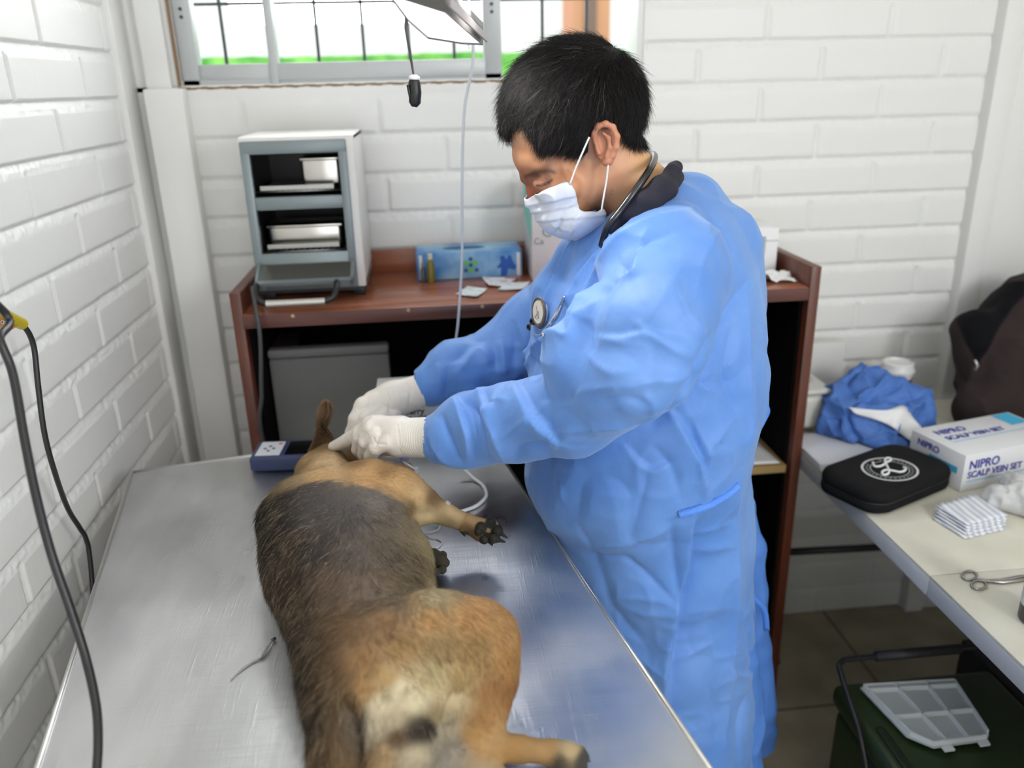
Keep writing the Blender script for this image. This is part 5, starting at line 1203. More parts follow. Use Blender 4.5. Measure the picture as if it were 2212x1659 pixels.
HF = [(1300, 110, -.6, -.1), (1240, 90, -1., .15), (1170, 130, -1., .5), (1100, 200, -.8, .8), (1075, 270, -.4, 1.), (1120, 250, -.6, .9), (1160, 200, -.8, .8), (1200, 160, -.9, .5), (1250, 160, -.7, .7), (1170, 290, -.2, 1.), (1210, 260, -.5, .8), (1260, 250, -.5, .9), (1250, 310, -.5, .9), (1300, 230, -.3, 1.), (1330, 180, .1, 1.), (1370, 200, .3, 1.), (1340, 250, .1, 1.), (1375, 280, .1, 1.), (1280, 270, -.8, .5), (1340, 130, .3, .7)]
fl = blend_anchors(HF, rx, ry, 2.0, 20.0); D3 = fl[:, :1]*_r2[None]-fl[:, 1:]*_u2[None]+np.array([0, 1, 0])[None]*((R_[:, 1]-HY)*3.0)[:, None]
LL = np.clip(0.014+dE*0.00022, 0.014, 0.040)
cc = np.array([0.009, 0.008, 0.008])*(0.6+1.2*RNG.random(NHR))[:, None]; gy = (RNG.random(NHR) < 0.015); cc[gy] = (0.16, 0.15, 0.145)
mh2 = principled('hair_strand', (0.02, 0.018, 0.018), 0.5, spec=0.22); attr_color(mh2)
base = R_+Nn*(0.0075*sstep(0, 16, dE))[:, None]
hair_object('hair_strands', base, D3, Nn, LL, 0.00026, cc, mh2, man, 5, 0.20, 0.10, 0.08)

# --- mask
mk = Field(h0.lo, h0.lo+(h0.n-1)*h0.h, h0.h); mk.v = h0.v[:mk.n[0], :mk.n[1], :mk.n[2]]-0.0035 if tuple(mk.n) <= tuple(h0.n) else np.pad(h0.v, [(0, max(0, mk.n[i]-h0.n[i])) for i in range(3)], mode='edge')-0.0035
mk.chain([hc(*q) for q in [(1172, 432, 0, 28), (1204, 446, 0, 50), (1236, 452, 0, 58), (1266, 446, 0, 54)]], 0.01, sc=(1, .66, 1))
mk.chain([hc(*q) for q in [(1152, 442, 0, 9), (1185, 462, 0, 22), (1218, 480, 0, 28), (1262, 484, 0, 30), (1285, 474, 0, 28)]], 0.012)
mvv, mqq = mk.mesh(2)
MP = [(1100, 400), (1138, 432), (1160, 420), (1185, 408), (1210, 398), (1229, 391), (1240, 408), (1246, 430), (1248, 450), (1262, 461), (1290, 459), (1306, 449), (1310, 470), (1306, 492), (1280, 540), (1180, 560), (1090, 480)]
mm_ = np.where((mvv[:, 1] > HY)[:, None], mvv*np.array([1, -1, 1])+np.array([0, 2*HY, 0]), mvv); ax_, ay_, _ = proj(mm_)
mn_ = normals(mvv, mqq)
pl = 0
for (pa, pb, a_) in (((1138, 448), (1240, 425), 1), ((1150, 462), (1246, 445), 1), ((1165, 480), (1262, 470), 1)):
    d_ = ((ax_-pa[0])*(pb[1]-pa[1])-(ay_-pa[1])*(pb[0]-pa[0]))/math.hypot(pb[0]-pa[0], pb[1]-pa[1]); pl = pl+np.tanh(d_/1.5)*np.exp(-(d_/7)**2)*0.0016
pl = pl+(1-np.abs(fbm(mvv, 26, 2)-0.5)*5).clip(0, 1)**2*0.0018-line_w(ax_, ay_, [(1205, 500), (1212, 470), (1235, 450), (1246, 445)], 4)*0.004+line_w(ax_, ay_, [(1232, 505), (1240, 480), (1252, 462)], 3)*0.003
mvv = mvv+mn_*pl[:, None]
vis_ = inpoly(ax_, ay_, MP); kq = mqq[vis_[mqq].sum(1) >= 2]; used, inv = np.unique(kq, return_inverse=True)
mmask = principled('mask_fabric', (0.70, 0.73, 0.80), 0.6, spec=0.3); mmask.node_tree.nodes['Principled BSDF'].inputs['Subsurface Weight'].default_value = 0.0
add_bump(mmask, 700, 0.15, 0.0005, 2)
kq = inv.reshape(kq.shape); o = sdf_object('face_mask', smooth_rim(mvv[used], kq), kq, mmask, man); md = o.modifiers.new('s', 'SOLIDIFY'); md.thickness = 0.0012
mcord = principled('elastic', (0.82, 0.82, 0.82), 0.6)
for L in ([(1273, 296, 1.128), (1258, 330, 1.130), (1243, 365, 1.138), (1231, 398, 1.142)], [(1314, 354, 1.133), (1310, 390, 1.138), (1304, 425, 1.138), (1299, 458, 1.140)]):
    b = MB(); b.tube(spline([YP(x, y, Y)[0] for x, y, Y in L], 6), 0.00135, 8); b.build('ear_loop', mcord, o, smooth=True)

# --- polo collar
pcf = Field((0.20, 1.08, 1.30), (0.44, 1.36, 1.47), 0.0025)
col = [(1322, 494, 1.118, 9), (1350, 462, 1.108, 14), (1385, 432, 1.108, 17), (1425, 400, 1.115, 17), (1452, 372, 1.150, 14), (1460, 362, 1.20, 11), (1454, 364, 1.25, 11), (1436, 378, 1.31, 11)]
ychain(pcf, col, 0.012)
ychain(pcf, [(1335, 498, 1.115, 14), (1372, 470, 1.108, 16), (1410, 440, 1.108, 17), (1446, 412, 1.118, 14), (1466, 385, 1.16, 12)], 0.012)
cv, cq = pcf.mesh(2); mpolo = principled('navy_knit', (0.014, 0.013, 0.024), 0.85); add_bump(mpolo, 900, 0.5, 0.001, 1)
sdf_object('polo_collar', cv, cq, mpolo, man)

# --- gloved hands
mglove = principled('latex_glove', (0.74, 0.69, 0.63), 0.42, spec=0.4); mglove.node_tree.nodes['Principled BSDF'].inputs['Subsurface Weight'].default_value = 0.1
mglove.node_tree.nodes['Principled BSDF'].inputs['Subsurface Scale'].default_value = 0.01
crease_bump(mglove, 45, 0.0012, 0.25); add_bump(mglove, 60, 0.15, 0.002)
def hand(name, parts, lo, hi, seed, wrinkle_at=None):
    f = Field(lo, hi, 0.0014)
    for L, k in parts: f.chain([YP(*q) for q in L], k)
    v, q = f.mesh(2); n_ = normals(v, q); x, y, _ = proj(v)
    d = (fbm(v+seed, 90, 2)-0.5)*0.0012
    if wrinkle_at is not None:
        for (pts, wd, a) in wrinkle_at: d += a*line_w(x, y, pts, wd)
    return sdf_object(name, v+n_*d[:, None], q, mglove, man)
hand('glove_left', [
  ([(905, 945, 1.172, 37), (862, 944, 1.185, 41), (826, 935, 1.20, 33)], 0.010),
  ([(865, 930, 1.19, 28), (815, 921, 1.205, 22), (800, 918, 1.21, 19)], 0.010),
  ([(806, 917, 1.205, 18), (778, 934, 1.22, 15.5), (750, 951, 1.245, 14.5), (721, 965, 1.27, 12)], 0.004),
  ([(800, 925, 1.195, 17), (776, 945, 1.21, 14), (772, 972, 1.225, 12.5), (784, 988, 1.235, 11)], 0.003),
  ([(812, 938, 1.18, 17), (790, 955, 1.19, 15), (786, 982, 1.205, 13), (797, 998, 1.225, 11)], 0.003),
  ([(838, 955, 1.165, 18), (812, 968, 1.17, 15.5), (800, 988, 1.185, 13.5), (810, 1003, 1.21, 11)], 0.003),
  ([(855, 925, 1.22, 22), (806, 935, 1.25, 16), (770, 950, 1.265, 14), (740, 966, 1.275, 11)], 0.005)],
  (-0.26, 1.09, 0.90), (-0.0, 1.34, 1.13), 2.0,
  [([(866, 915), (872, 940), (876, 975)], 2.5, -0.0014), ([(858, 918), (862, 945), (866, 975)], 2.5, -0.0012), ([(806, 900), (794, 915), (796, 935)], 4, 0.0012), ([(818, 945), (812, 962)], 2, -0.0016), ([(832, 960), (812, 958), (806, 945)], 2, -0.0016)])
hand('glove_right', [
  ([(892, 850, 1.365, 37), (850, 862, 1.36, 38), (812, 872, 1.35, 31)], 0.010),
  ([(808, 868, 1.345, 22), (784, 876, 1.335, 18), (768, 905, 1.325, 14.5), (758, 935, 1.325, 12), (752, 958, 1.325, 10)], 0.005),
  ([(815, 885, 1.335, 20), (790, 900, 1.32, 16), (776, 930, 1.315, 13), (768, 955, 1.318, 11)], 0.003),
  ([(830, 895, 1.33, 19), (806, 912, 1.312, 15), (795, 940, 1.31, 12.5), (788, 960, 1.315, 10.5)], 0.003),
  ([(850, 895, 1.335, 18), (828, 915, 1.318, 14), (815, 940, 1.315, 11.5), (808, 960, 1.32, 10)], 0.003),
  ([(855, 855, 1.385, 20), (812, 870, 1.395, 16), (785, 900, 1.385, 14), (770, 935, 1.37, 11)], 0.005)],
  (-0.26, 1.26, 0.90), (0.02, 1.45, 1.14), 5.0, [([(835, 845), (842, 870), (840, 890)], 3, -0.0014), ([(878, 830), (886, 850), (884, 880)], 3, -0.0016)])
# knitted cuffs
mcuff = principled('knit_cuff', (0.76, 0.73, 0.66), 0.8)
def cuff(L, r0, r1, rib, name, sq=1.0):
    P = spline([YP(*q[:3])[0] for q in L], 26); n = len(P); b = MB(); rs = []
    for i in range(n):
        t = i/(n-1); rs.append((r0*(1-t)+r1*t)*(1+rib*sin(i*2*pi/4.0)))
    b.tube(P, rs, 36, False); return b.build(name, mcuff, man, smooth=True)
cuff([(882, 945, 1.180), (905, 945, 1.172), (940, 945, 1.160)], 0.0305, 0.0315, 0.012, 'knit_cuff')
cuff([(872, 856, 1.364), (895, 848, 1.366), (935, 836, 1.376)], 0.0285, 0.0300, 0.03, 'knit_cuff')
# trousers and shoes below the gown
tf = Field((0.2, 1.0, 0.0), (0.55, 1.48, 0.95), 0.007)
for sx in (-1, 1): tf.chain([(np.array([0.36, 1.24+sx*0.09, 0.85]), .105), (np.array([0.37, 1.24+sx*0.10, 0.46]), .075), (np.array([0.40, 1.24+sx*0.10, 0.10]), .060)], 0.02)
tf.cut_plane((0, 0, 0.05), (0, 0, -1), 0)
a, b_ = tf.mesh(2); sdf_object('trousers', a, b_, principled('dark_trousers', (0.02, 0.025, 0.04), 0.85), man)
for sx in (-1, 1):
    sf = Field((0.18, 1.24+sx*0.10-0.07, 0.0), (0.5, 1.24+sx*0.10+0.07, 0.14), 0.004)
    y = 1.24+sx*0.10; sf.chain([(np.array([0.43, y, 0.045]), .042), (np.array([0.34, y, 0.045]), .045), (np.array([0.25, y, 0.036]), .034)], 0.02); sf.chain([(np.array([0.42, y, 0.08]), .045), (np.array([0.40, y, 0.06]), .045)], 0.02)
    sf.cut_plane((0, 0, 0.002), (0, 0, -1), 0.002); a, b_ = sf.mesh(1); sdf_object('shoe', a, b_, M['black'], man)

# --- stethoscope worn round the neck
st = thing('stethoscope', 'black and silver stethoscope hung round the neck of the gowned person', 'stethoscope', tuple(YP(1180, 690, 1.1)[0]))
b = MB()
b.tube(spline([YP(1375, 345, 1.33)[0], YP(1404, 333, 1.27)[0], YP(1414, 340, 1.20)[0], YP(1402, 368, 1.125)[0], YP(1372, 412, 1.105)[0], YP(1340, 455, 1.098)[0], YP(1312, 492, 1.095)[0], YP(1300, 530, 1.12)[0]], 8), 0.0052, 12)
b.build('tubing', principled('steth_tube', (0.012, 0.012, 0.013), 0.25), st, smooth=True)
chrome = principled('chrome', (0.8, 0.79, 0.77), 0.18, 1.0)
p1 = ghit(1168, 674, 0.012); ax = np.array([-0.95, -0.30, 0.10]); ax /= np.linalg.norm(ax)
Rc = Vector(ax).to_track_quat('Z', 'Y').to_matrix()
b = MB(); b.lathe(p1, [(0, -0.004), (0.019, -0.004), (0.0225, -0.001), (0.0225, 0.003), (0.020, 0.004), (0, 0.0045)], 36, Rc); b.build('chest_piece', chrome, st, angle=40)
b = MB(); th = [2*pi*k/40 for k in range(41)]; b.tube([p1+np.array(Rc @ Vector((0.0215*cos(t), 0.0215*sin(t), 0.003))) for t in th], 0.0022, 8, False); b.build('rim', principled('rim_brown', (0.10, 0.07, 0.06), 0.4), st, smooth=True)
b = MB(); b.lathe(p1+ax*0.0046, [(0, 0.0), (0.0175, 0.0), (0.0178, 0.0006), (0, 0.0007)], 36, Rc); b.build('diaphragm', principled('diaphragm', (0.72, 0.68, 0.62), 0.35), st, angle=30)
b = MB(); mk_ = [p1+ax*0.0056+np.array(Rc @ Vector((x, y, 0))) for x, y in ((-.006, .009), (-.002, .002), (.001, -.004), (.006, -.009), (.003, .002), (-.003, -.006), (-.007, -.010), (.001, -.011))]
b.tube(spline(mk_, 4), 0.0006, 6); b.build('engraved_mark', principled('engrave', (0.25, 0.22, 0.2), 0.5), st, smooth=True)
e1, e2 = ghit(1146, 706, 0.020), ghit(1153, 694, 0.012)
for e, r in ((e1, 0.0068), (e2, 0.0064)):
    b = MB(); dn_ = np.array([-0.75, -0.62, 0.2]); Rr = Vector(dn_).to_track_quat('Z', 'Y').to_matrix()
    b.lathe(e, [(0.0022, 0.0062), (0.003, 0.0070), (0.0055, 0.0045), (r, 0), (r*0.85, -0.004), (0.003, -0.007), (0.0022, -0.0085)], 20, Rr); b.build('ear_tip', M['blacksoft'], st, smooth=True)
b = MB(); b.tube(spline([e1+np.array([.004, .004, -.004]), ghit(1156, 722, .010), ghit(1172, 724, .009), ghit(1188, 706, .009), ghit(1203, 680, .009), ghit(1215, 655, .008)], 8), 0.0018, 10); b.build('binaural_tube', chrome, st, smooth=True)
b = MB(); b.tube(spline([e2+np.array([.004, .004, -.004]), ghit(1166, 712, .010), ghit(1180, 706, .009), ghit(1194, 688, .009), ghit(1206, 668, .008), ghit(1220, 640, .008)], 8), 0.0018, 10); b.build('binaural_tube', chrome, st, smooth=True)

# ------------------------------------------------------------------ on the exam table
# blue handheld monitor
ma, mb2, mc = onz(541, 1022, TZ), onz(700, 1016, TZ), onz(548, 975, TZ)
mo = thing('vital_monitor', 'dark blue handheld monitor with white keypad behind the neck of the dog', 'monitor', tuple(ma))
ux = (mb2-ma); ux[2] = 0; ux /= np.linalg.norm(ux); uy = np.array([-ux[1], ux[0], 0])
Rm_ = Matrix(((ux[0], uy[0], 0), (ux[1], uy[1], 0), (0, 0, 1)))
def mo_p(a, b_, z): return ma+ux*a+uy*b_+np.array([0, 0, z+0.0006])
MW, MD, MH = 0.165, 0.082, 0.030
b = MB(); b.box(mo_p(MW/2, MD/2, MH/2), (MW, MD, MH), Rm_, 0.006, 3)
b.build('case', principled('navy_case', (0.035, 0.05, 0.13), 0.45), mo, angle=50)
b = MB(); b.box(mo_p(0.032, MD/2, MH), (0.046, 0.062, 0.0012), Rm_, 0.0005, 1); kp = b.build('keypad', principled('keypad_white', (0.72, 0.74, 0.78), 0.4), mo, angle=40)
for (a, q) in ((0.022, 0.040), (0.030, 0.050), (0.030, 0.030), (0.038, 0.040)):
    b = MB(); b.lathe(mo_p(a, q, MH+0.0007), [(0, 0), (0.0038, 0), (0.003, 0.0008), (0, 0.0008)], 14); b.build('arrow_key', principled('key_grey', (0.13, 0.17, 0.22), 0.5) if 'key_grey' not in bpy.data.materials else bpy.data.materials['key_grey'], kp)
b = MB(); b.lathe(mo_p(0.047, 0.062, MH+0.0007), [(0, 0), (0.0042, 0), (0.003, 0.0008), (0, 0.0008)], 14); b.build('power_key', principled('key_red', (0.75, 0.12, 0.12), 0.5), kp)
b = MB(); b.box(mo_p(0.100, MD/2, MH), (0.072, 0.062, 0.001), Rm_, 0.0004, 1); b.build('screen', principled('screen_black', (0.006, 0.006, 0.008), 0.12), mo)
# small open black case with steel hinges by the muzzle
oc = thing('instrument_case', 'small black open case with shiny metal bands beside the dog muzzle', 'case', tuple(onz(885, 1040, TZ)))
b = MB()
pA, pB = onz(858, 1036, TZ+0.001), onz(893, 1046, TZ+0.001)
b.poly([pA, pB, pB+np.array([-.012, .012, .05]), pA+np.array([-.0, .012, .045])], (0.0, 0.006, 0.0)); b.build('lid', M['black'], oc)
b = MB(); b.tube([pA, (pA+pB)/2+np.array([0, .004, .052]), pB], 0.0016, 8); b.build('metal_band', chrome, oc, smooth=True)
# syringe with plunger
sy = thing('syringe', 'clear plastic syringe under the gloved left hand beside the dog muzzle', 'syringe', tuple(YP(850, 1000, 1.24)[0]))
clear = principled('clear_plastic', (0.75, 0.77, 0.78), 0.12); cb = clear.node_tree.nodes['Principled BSDF']; cb.inputs['Transmission Weight'].default_value = 0.75; cb.inputs['IOR'].default_value = 1.2
q0, q1, q2, q3 = YP(815, 992, 1.225)[0], YP(868, 996, 1.235)[0], YP(868, 997, 1.235)[0], YP(898, 1016, 1.215)[0]
b = MB(); b.tube([q0, q1], 0.0065, 16); b.build('barrel', clear, sy, smooth=True)
b = MB(); b.tube([q2, q3], 0.0028, 10); b.tube([q3, q3+(q3-q2)*0.08], 0.0065, 16); b.build('plunger', principled('plunger_white', (0.70, 0.71, 0.72), 0.3), sy, angle=50)
b = MB(); b.tube([YP(862, 990, 1.235)[0], YP(884, 991, 1.235)[0]], 0.003, 10); b.build('needle_hub', principled('hub_violet', (0.28, 0.26, 0.55), 0.35), sy, smooth=True)
# drip lines: thick cable loop and coiled catheter line
mline = principled('white_line', (0.72, 0.73, 0.74), 0.35)
b = MB(); b.tube(spline([onz(1000, 1012, TZ+.02), onz(1022, 1032, TZ+.006), onz(1044, 1050, TZ+.004), onz(1050, 1072, TZ+.004), onz(1030, 1092, TZ+.004), onz(998, 1104, TZ+.004), onz(965, 1112, TZ+.004), onz(925, 1118, TZ+.004)], 10), 0.0031, 10)
tag(b.build('monitor_cable', mline, smooth=True), 'thick white cable looping over the steel table from under the blue sleeve', 'cable')
b = MB(); L = [onz(945, 1122, TZ+.006), onz(915, 1128, TZ+.004), onz(898, 1138, TZ+.003), onz(920, 1150, TZ+.0025), onz(946, 1144, TZ+.003), onz(951, 1128, TZ+.005), onz(938, 1126, TZ+.006), onz(915, 1124, TZ+.006), onz(900, 1134, TZ+.006), onz(925, 1158, TZ+.003), onz(944, 1164, TZ+.002), onz(954, 1172, TZ+.002), onz(946, 1182, TZ+.002), onz(925, 1190, TZ+.002)]
b.tube(spline(L, 10), 0.0011, 8); tag(b.build('catheter_line', mline, smooth=True), 'thin coiled white line on the steel table between the dog forelegs', 'tubing')
b = MB(); b.tube([onz(938, 1122, TZ+.012), onz(944, 1126, TZ+.006)], 0.0026, 10); b.tube([onz(944, 1126, TZ+.006), onz(950, 1130, TZ+.005)], 0.0018, 10)
tag(b.build('catheter_hub', principled('hub_green', (0.04, 0.32, 0.26), 0.35), smooth=True), 'green catheter hub taped beneath the foreleg of the dog', 'catheter')
# torn sheath lying on the table left of the dog
b = MB(); b.tube(spline([onz(497, 1466, TZ+.0022), onz(520, 1446, TZ+.0022), onz(545, 1428, TZ+.0026), onz(562, 1416, TZ+.004), onz(575, 1400, TZ+.005), onz(588, 1384, TZ+.003)], 6), [0.0009]*6+[0.0013]*6+[0.0018]*5+[0.0032]*4+[0.0026]*4+[0.0016]*3+[.001]*3, 8)
tag(b.build('needle_sheath', principled('sheath_plastic', (0.62, 0.63, 0.64), 0.25), smooth=True), 'thin clear needle sheath lying on the steel table left of the dog', 'sheath')
b = MB(); pz = onz(588, 1383, TZ+.004); b.tube([pz, onz(594, 1379, TZ+.003)], 0.0022, 8); b.build('tip', principled('sheath_tip', (0.12, 0.08, 0.07), 0.5), bpy.data.objects['needle_sheath'], smooth=True)
# box behind the hands
bb = thing('scalp_vein_box', 'grey white carton with dark lettering standing behind the gloved hands', 'box', tuple(tp(0.12, 0.05)))
w0 = ony(868, 905, 1.50); 
b = MB(); b.box2((w0[0]-0.045, 1.50, TZ+0.001), (w0[0]+0.10, 1.56, TZ+0.13), 0.001); b.build('carton', principled('carton_grey', (0.62, 0.62, 0.62), 0.6), bb, angle=40)
tz1 = ony(868, 896, 1.4995); tz2 = ony(868, 910, 1.4995)
text_mesh('brand_lettering', '.berry', 0.017, (tz1[0]+0.003, 1.4992, tz1[2]), (1, 0, 0), (0, 0, 1), M['darkink'], bb, bold=True)
text_mesh('lettering', 'ALP VEIN', 0.014, (tz2[0]-0.002, 1.4992, tz2[2]), (1, 0, 0), (0, 0, 1), M['darkink'], bb)

# ------------------------------------------------------------------ exam lamp, its grip, drip tube
lm = thing('exam_lamp', 'hexagonal exam lamp head with dark housing and glowing white underside hanging over the table', 'lamp', (0.03, 1.2, 1.66))
LP = [YP(835, -14, 1.02)[0], YP(962, 26, 0.98)[0], YP(1044, 98, 1.26)[0], YP(1000, 96, 1.40)[0], YP(925, 84, 1.42)[0], YP(880, 45, 1.20)[0]]
upv = np.array([0.05, 0.10, 1.0]); upv /= np.linalg.norm(upv)
emi = bpy.data.materials.new('lamp_glow'); emi.use_nodes = True; eb = emi.node_tree.nodes['Principled BSDF']; eb.inputs['Base Color'].default_value = (0.9, 0.9, 0.9, 1); eb.inputs['Emission Color'].default_value = (1, 0.98, 0.97, 1); eb.inputs['Emission Strength'].default_value = 1.6
cc_ = sum(LP)/6
b = MB(); b.poly([cc_+(p-cc_)*0.96+upv*0.002 for p in LP], tuple(upv*0.004)); b.build('diffuser', emi, lm)
hous = principled('lamp_housing', (0.085, 0.08, 0.075), 0.4)
b = MB()
for i in range(6):
    p, q = LP[i], LP[(i+1) % 6]; ip, iq = cc_+(p-cc_)*0.95, cc_+(q-cc_)*0.95
    b.poly([p, q, iq, ip], tuple(upv*0.022))
b.poly([p_+upv*0.018 for p_ in LP], tuple(upv*0.012)); b.build('housing', hous, lm)
b = MB(); b.poly([LP[1]+upv*0.004+np.array([.004, -.003, 0]), LP[2]+upv*0.004+np.array([.004, -.003, 0]), LP[2]+upv*0.013+np.array([.004, -.003, 0]), LP[1]+upv*0.015+np.array([.004, -.003, 0])], (0.002, -0.002, 0)); b.build('side_trim', principled('trim_mauve', (0.33, 0.29, 0.29), 0.4), lm)
b = MB(); b.tube([cc_+upv*0.03, (0.10, 1.12, 2.1), (0.1, 1.1, 2.55)], 0.014, 14); b.build('arm', hous, lm, smooth=True)
b = MB(); b.tube([YP(879, 40, 1.22)[0]+np.array([0, 0, .012]), YP(877, 60, 1.24)[0], YP(893, 160, 1.27)[0]], [0.0018, 0.0022, 0.0016], 8); b.build('grip_stem', principled('stem_grey', (0.16, 0.15, 0.15), 0.4), lm, smooth=True)
hg, rr_ = YP(895, 200, 1.27, 12)
b = MB(); b.tube([YP(894, 168, 1.27)[0], YP(895, 178, 1.27)[0], YP(897, 200, 1.27)[0], YP(896, 222, 1.27)[0], YP(895, 231, 1.27)[0]], [0.006, 0.0088, 0.0092, 0.0086, 0.004], 16)
gp = b.build('grip', M['black'], lm, smooth=True)
b = MB(); b.tube([YP(895, 161, 1.27)[0], YP(895, 165, 1.27)[0], YP(895, 172, 1.27)[0]], [0.003, 0.0078, 0.0086], 16); b.build('cap', M['white'], gp, smooth=True)
b = MB(); b.tube([YP(881, 183, 1.265)[0], YP(884, 200, 1.265)[0], YP(888, 222, 1.265)[0]], [0.0022, 0.002, 0.0014], 8); b.build('clip', M['black'], gp, smooth=True)
drip = principled('drip_tube', (0.78, 0.80, 0.84), 0.2); db = drip.node_tree.nodes['Principled BSDF']; db.inputs['Transmission Weight'].default_value = 0.45; db.inputs['IOR'].default_value = 1.1
b = MB(); b.tube(spline([(0.13, 1.42, 2.3), YP(1012, 20, 1.45)[0], YP(1020, 70, 1.46)[0], YP(1021, 140, 1.47)[0], YP(1003, 240, 1.48)[0], YP(998, 400, 1.49)[0], YP(998, 560, 1.50)[0], YP(990, 690, 1.50)[0], YP(983, 760, 1.50)[0], YP(980, 900, 1.50)[0]], 10), 0.0026, 10)
tag(b.build('drip_tube', drip, smooth=True), 'thin translucent drip tube hanging from above behind the sleeves', 'tubing')

# ------------------------------------------------------------------ cables at the left wall
cb_ = principled('cable_black', (0.018, 0.018, 0.019), 0.38)
b = MB(); L = [(-0.56, .60, 1.62), onx(-30, 640, -.50), onx(0, 735, -.485), onx(28, 810, -.475), onx(55, 960, -.455), onx(80, 1080, -.44), onx(112, 1200, -.425), onx(150, 1310, -.41), onx(185, 1420, -.395), onx(207, 1520, -.38), onx(212, 1600, -.37), onx(208, 1680, -.365), onx(200, 1800, -.36)+np.array([0, 0, .003]), (-.365, .56, .8758), (-.40, .42, .8758)]
b.tube(spline(L, 10), 0.0048, 12); tag(b.build('power_cable', cb_, smooth=True), 'thicker black cable hanging in front of the steel table at the far left', 'cable')
b = MB(); L = [onx(8, 690, -.585), onx(48, 702, -.585), onx(72, 745, -.585), onx(82, 830, -.586), onx(95, 930, -.588), onx(115, 1010, -.59), onx(145, 1095, -.60), onx(172, 1140, -.60), onx(186, 1165, -.60), onx(196, 1222, -.60), (-0.60, 1.20, 0.6), (-0.60, 1.18, 0.2), (-0.60, 1.15, 0.05)]
b.tube(spline(L, 10), 0.0040, 12); tag(b.build('power_cable', cb_, smooth=True), 'thinner black cable running from the yellow tag down behind the steel table', 'cable')
tg = thing('cable_tag', 'yellow and orange safety tag folded round the black cable on the left wall', 'tag', tuple(onx(20, 690, -.59)))
y0, y1 = onx(-40, 655, -.585), onx(48, 700, -.585)
b = MB(); b.tube([y0, y1], 0.0085, 18); b.build('sleeve', principled('tag_yellow', (0.52, 0.40, 0.02), 0.35), tg, angle=50)
b = MB(); b.poly([onx(-40, 665, -.583), onx(40, 703, -.583), onx(18, 716, -.582), onx(6, 730, -.582), onx(-40, 735, -.582)], (0.0008, 0, 0)); b.build('label', principled('tag_orange', (0.50, 0.22, 0.03), 0.45), tg)
b = MB()
for (x, y) in ((14, 688), (5, 696), (26, 697), (16, 704), (6, 712)):
    P = [onx(x+4.6*cos(t), y+4.2*sin(t), -.5805) for t in [2*pi*k/14 for k in range(14)]]; b.poly(P)
b.build('round_icons', principled('icon_pink', (0.62, 0.48, 0.45), 0.5), tg)
b = MB()
for (x, y) in ((14, 688), (5, 696), (26, 697), (16, 704), (6, 712)):
    P = [onx(x+2.2*cos(t), y+2.0*sin(t), -.5800) for t in [2*pi*k/5 for k in range(5)]]; b.poly(P)
b.poly([onx(x, y, -.5805) for x, y in ((-6, 679), (5, 681), (4, 683), (-6, 682))])
b.build('icon_marks', M['darkink'], tg)

# ------------------------------------------------------------------ white folding table and the things on it
WZ = 0.74
ft = thing('folding_table', 'cream white folding table with centre seam at the right, crowded with supplies', 'table', (1.2, 1.3, 0))
mtab = principled('cream_plastic', (0.62, 0.60, 0.50), 0.4); add_mottle(mtab, (0.55, 0.53, 0.43), (0.68, 0.66, 0.56), 5, 6); add_bump(mtab, 250, 0.1, 0.0006)
medge = principled('grey_edge', (0.52, 0.53, 0.54), 0.45)
xL = 0.8205; ys = 1.118
for (y0_, y1_, nm) in ((ys+0.0008, 1.872, 'far'), (-0.35, ys-0.0008, 'near')):  # near half lengthened out of view to keep light off the space below
    b = MB(); b.box2((xL, y0_, WZ-0.006), (1.58, y1_, WZ), 0.002); b.build('tabletop', mtab, ft, angle=40)
    b = MB(); b.box2((xL-0.001, y0_, WZ-0.042), (1.582, y1_+0.001, WZ-0.005), 0.004); b.build('edge_frame', medge, ft, angle=40)
b = MB(); b.tube(spline([(0.88, 1.80, WZ-0.045), (0.87, 1.80, 0.55), (0.835, 1.80, 0.38), (0.85, 1.80, 0.20), (0.90, 1.80, 0.0)], 8), 0.014, 12); b.build('leg', M['black'], ft, smooth=True)
b = MB(); b.tube([(1.50, 1.80, WZ-0.045), (1.50, 1.80, 0.0)], 0.014, 12); b.build('leg', M['black'], ft, smooth=True)
for x in (0.9, 1.5):
    b = MB(); b.tube([(x, 0.35, WZ-0.045), (x, 0.35, 0.0)], 0.014, 12); b.build('leg', M['black'], ft, smooth=True)
b = MB(); b.tube([(0.845, 1.80, 0.36), (1.50, 1.80, 0.34)], 0.010, 12); b.build('crossbar', M['black'], ft, smooth=True)
b = MB(); b.box2((0.93, 1.60, 0.585), (1.05, 1.75, 0.697), 0.01); b.build('latch_box', M['black'], ft, angle=40)
# black zip case with emblem
kc = thing('zip_case', 'black rounded zip case with round white script emblem on the folding table', 'case', tuple(onz(1900, 1040, WZ)))
k1, k3 = onz(1893, 1127, WZ), onz(2068, 1053, WZ)
e1_ = k3-k1; e1_[2] = 0; KL = np.linalg.norm(e1_); e1_ /= KL; e2_ = np.array([-e1_[1], e1_[0], 0]); KW = 0.158
Rk = Matrix(((e1_[0], e2_[0], 0), (e1_[1], e2_[1], 0), (0, 0, 1)))
def kp_(a, b_, z): return k1+e1_*a+e2_*b_+np.array([0, 0, z])
def rrect(w, h, r, n=8):
    P = []
    for cx_, cy_, a0 in ((w-r, h-r, 0), (r, h-r, 90), (r, r, 180), (w-r, r, 270)):
        for i in range(n+1): t = radians(a0+90*i/n); P.append((cx_+r*cos(t), cy_+r*sin(t)))
    return P
def shell(b, prof, w, h, r):
    """prof: (inset, z)"""
    rings = []
    for ins_, z in prof:
        rings.append([kp_(x+ins_, y+ins_, z+0.0012) for x, y in rrect(w-2*ins_, h-2*ins_, max(r-ins_, 0.004))])
    V = b.grid(rings, closed_v=True); b.bm.faces.new(V[-1]); b.bm.faces.new(list(reversed(V[0])))
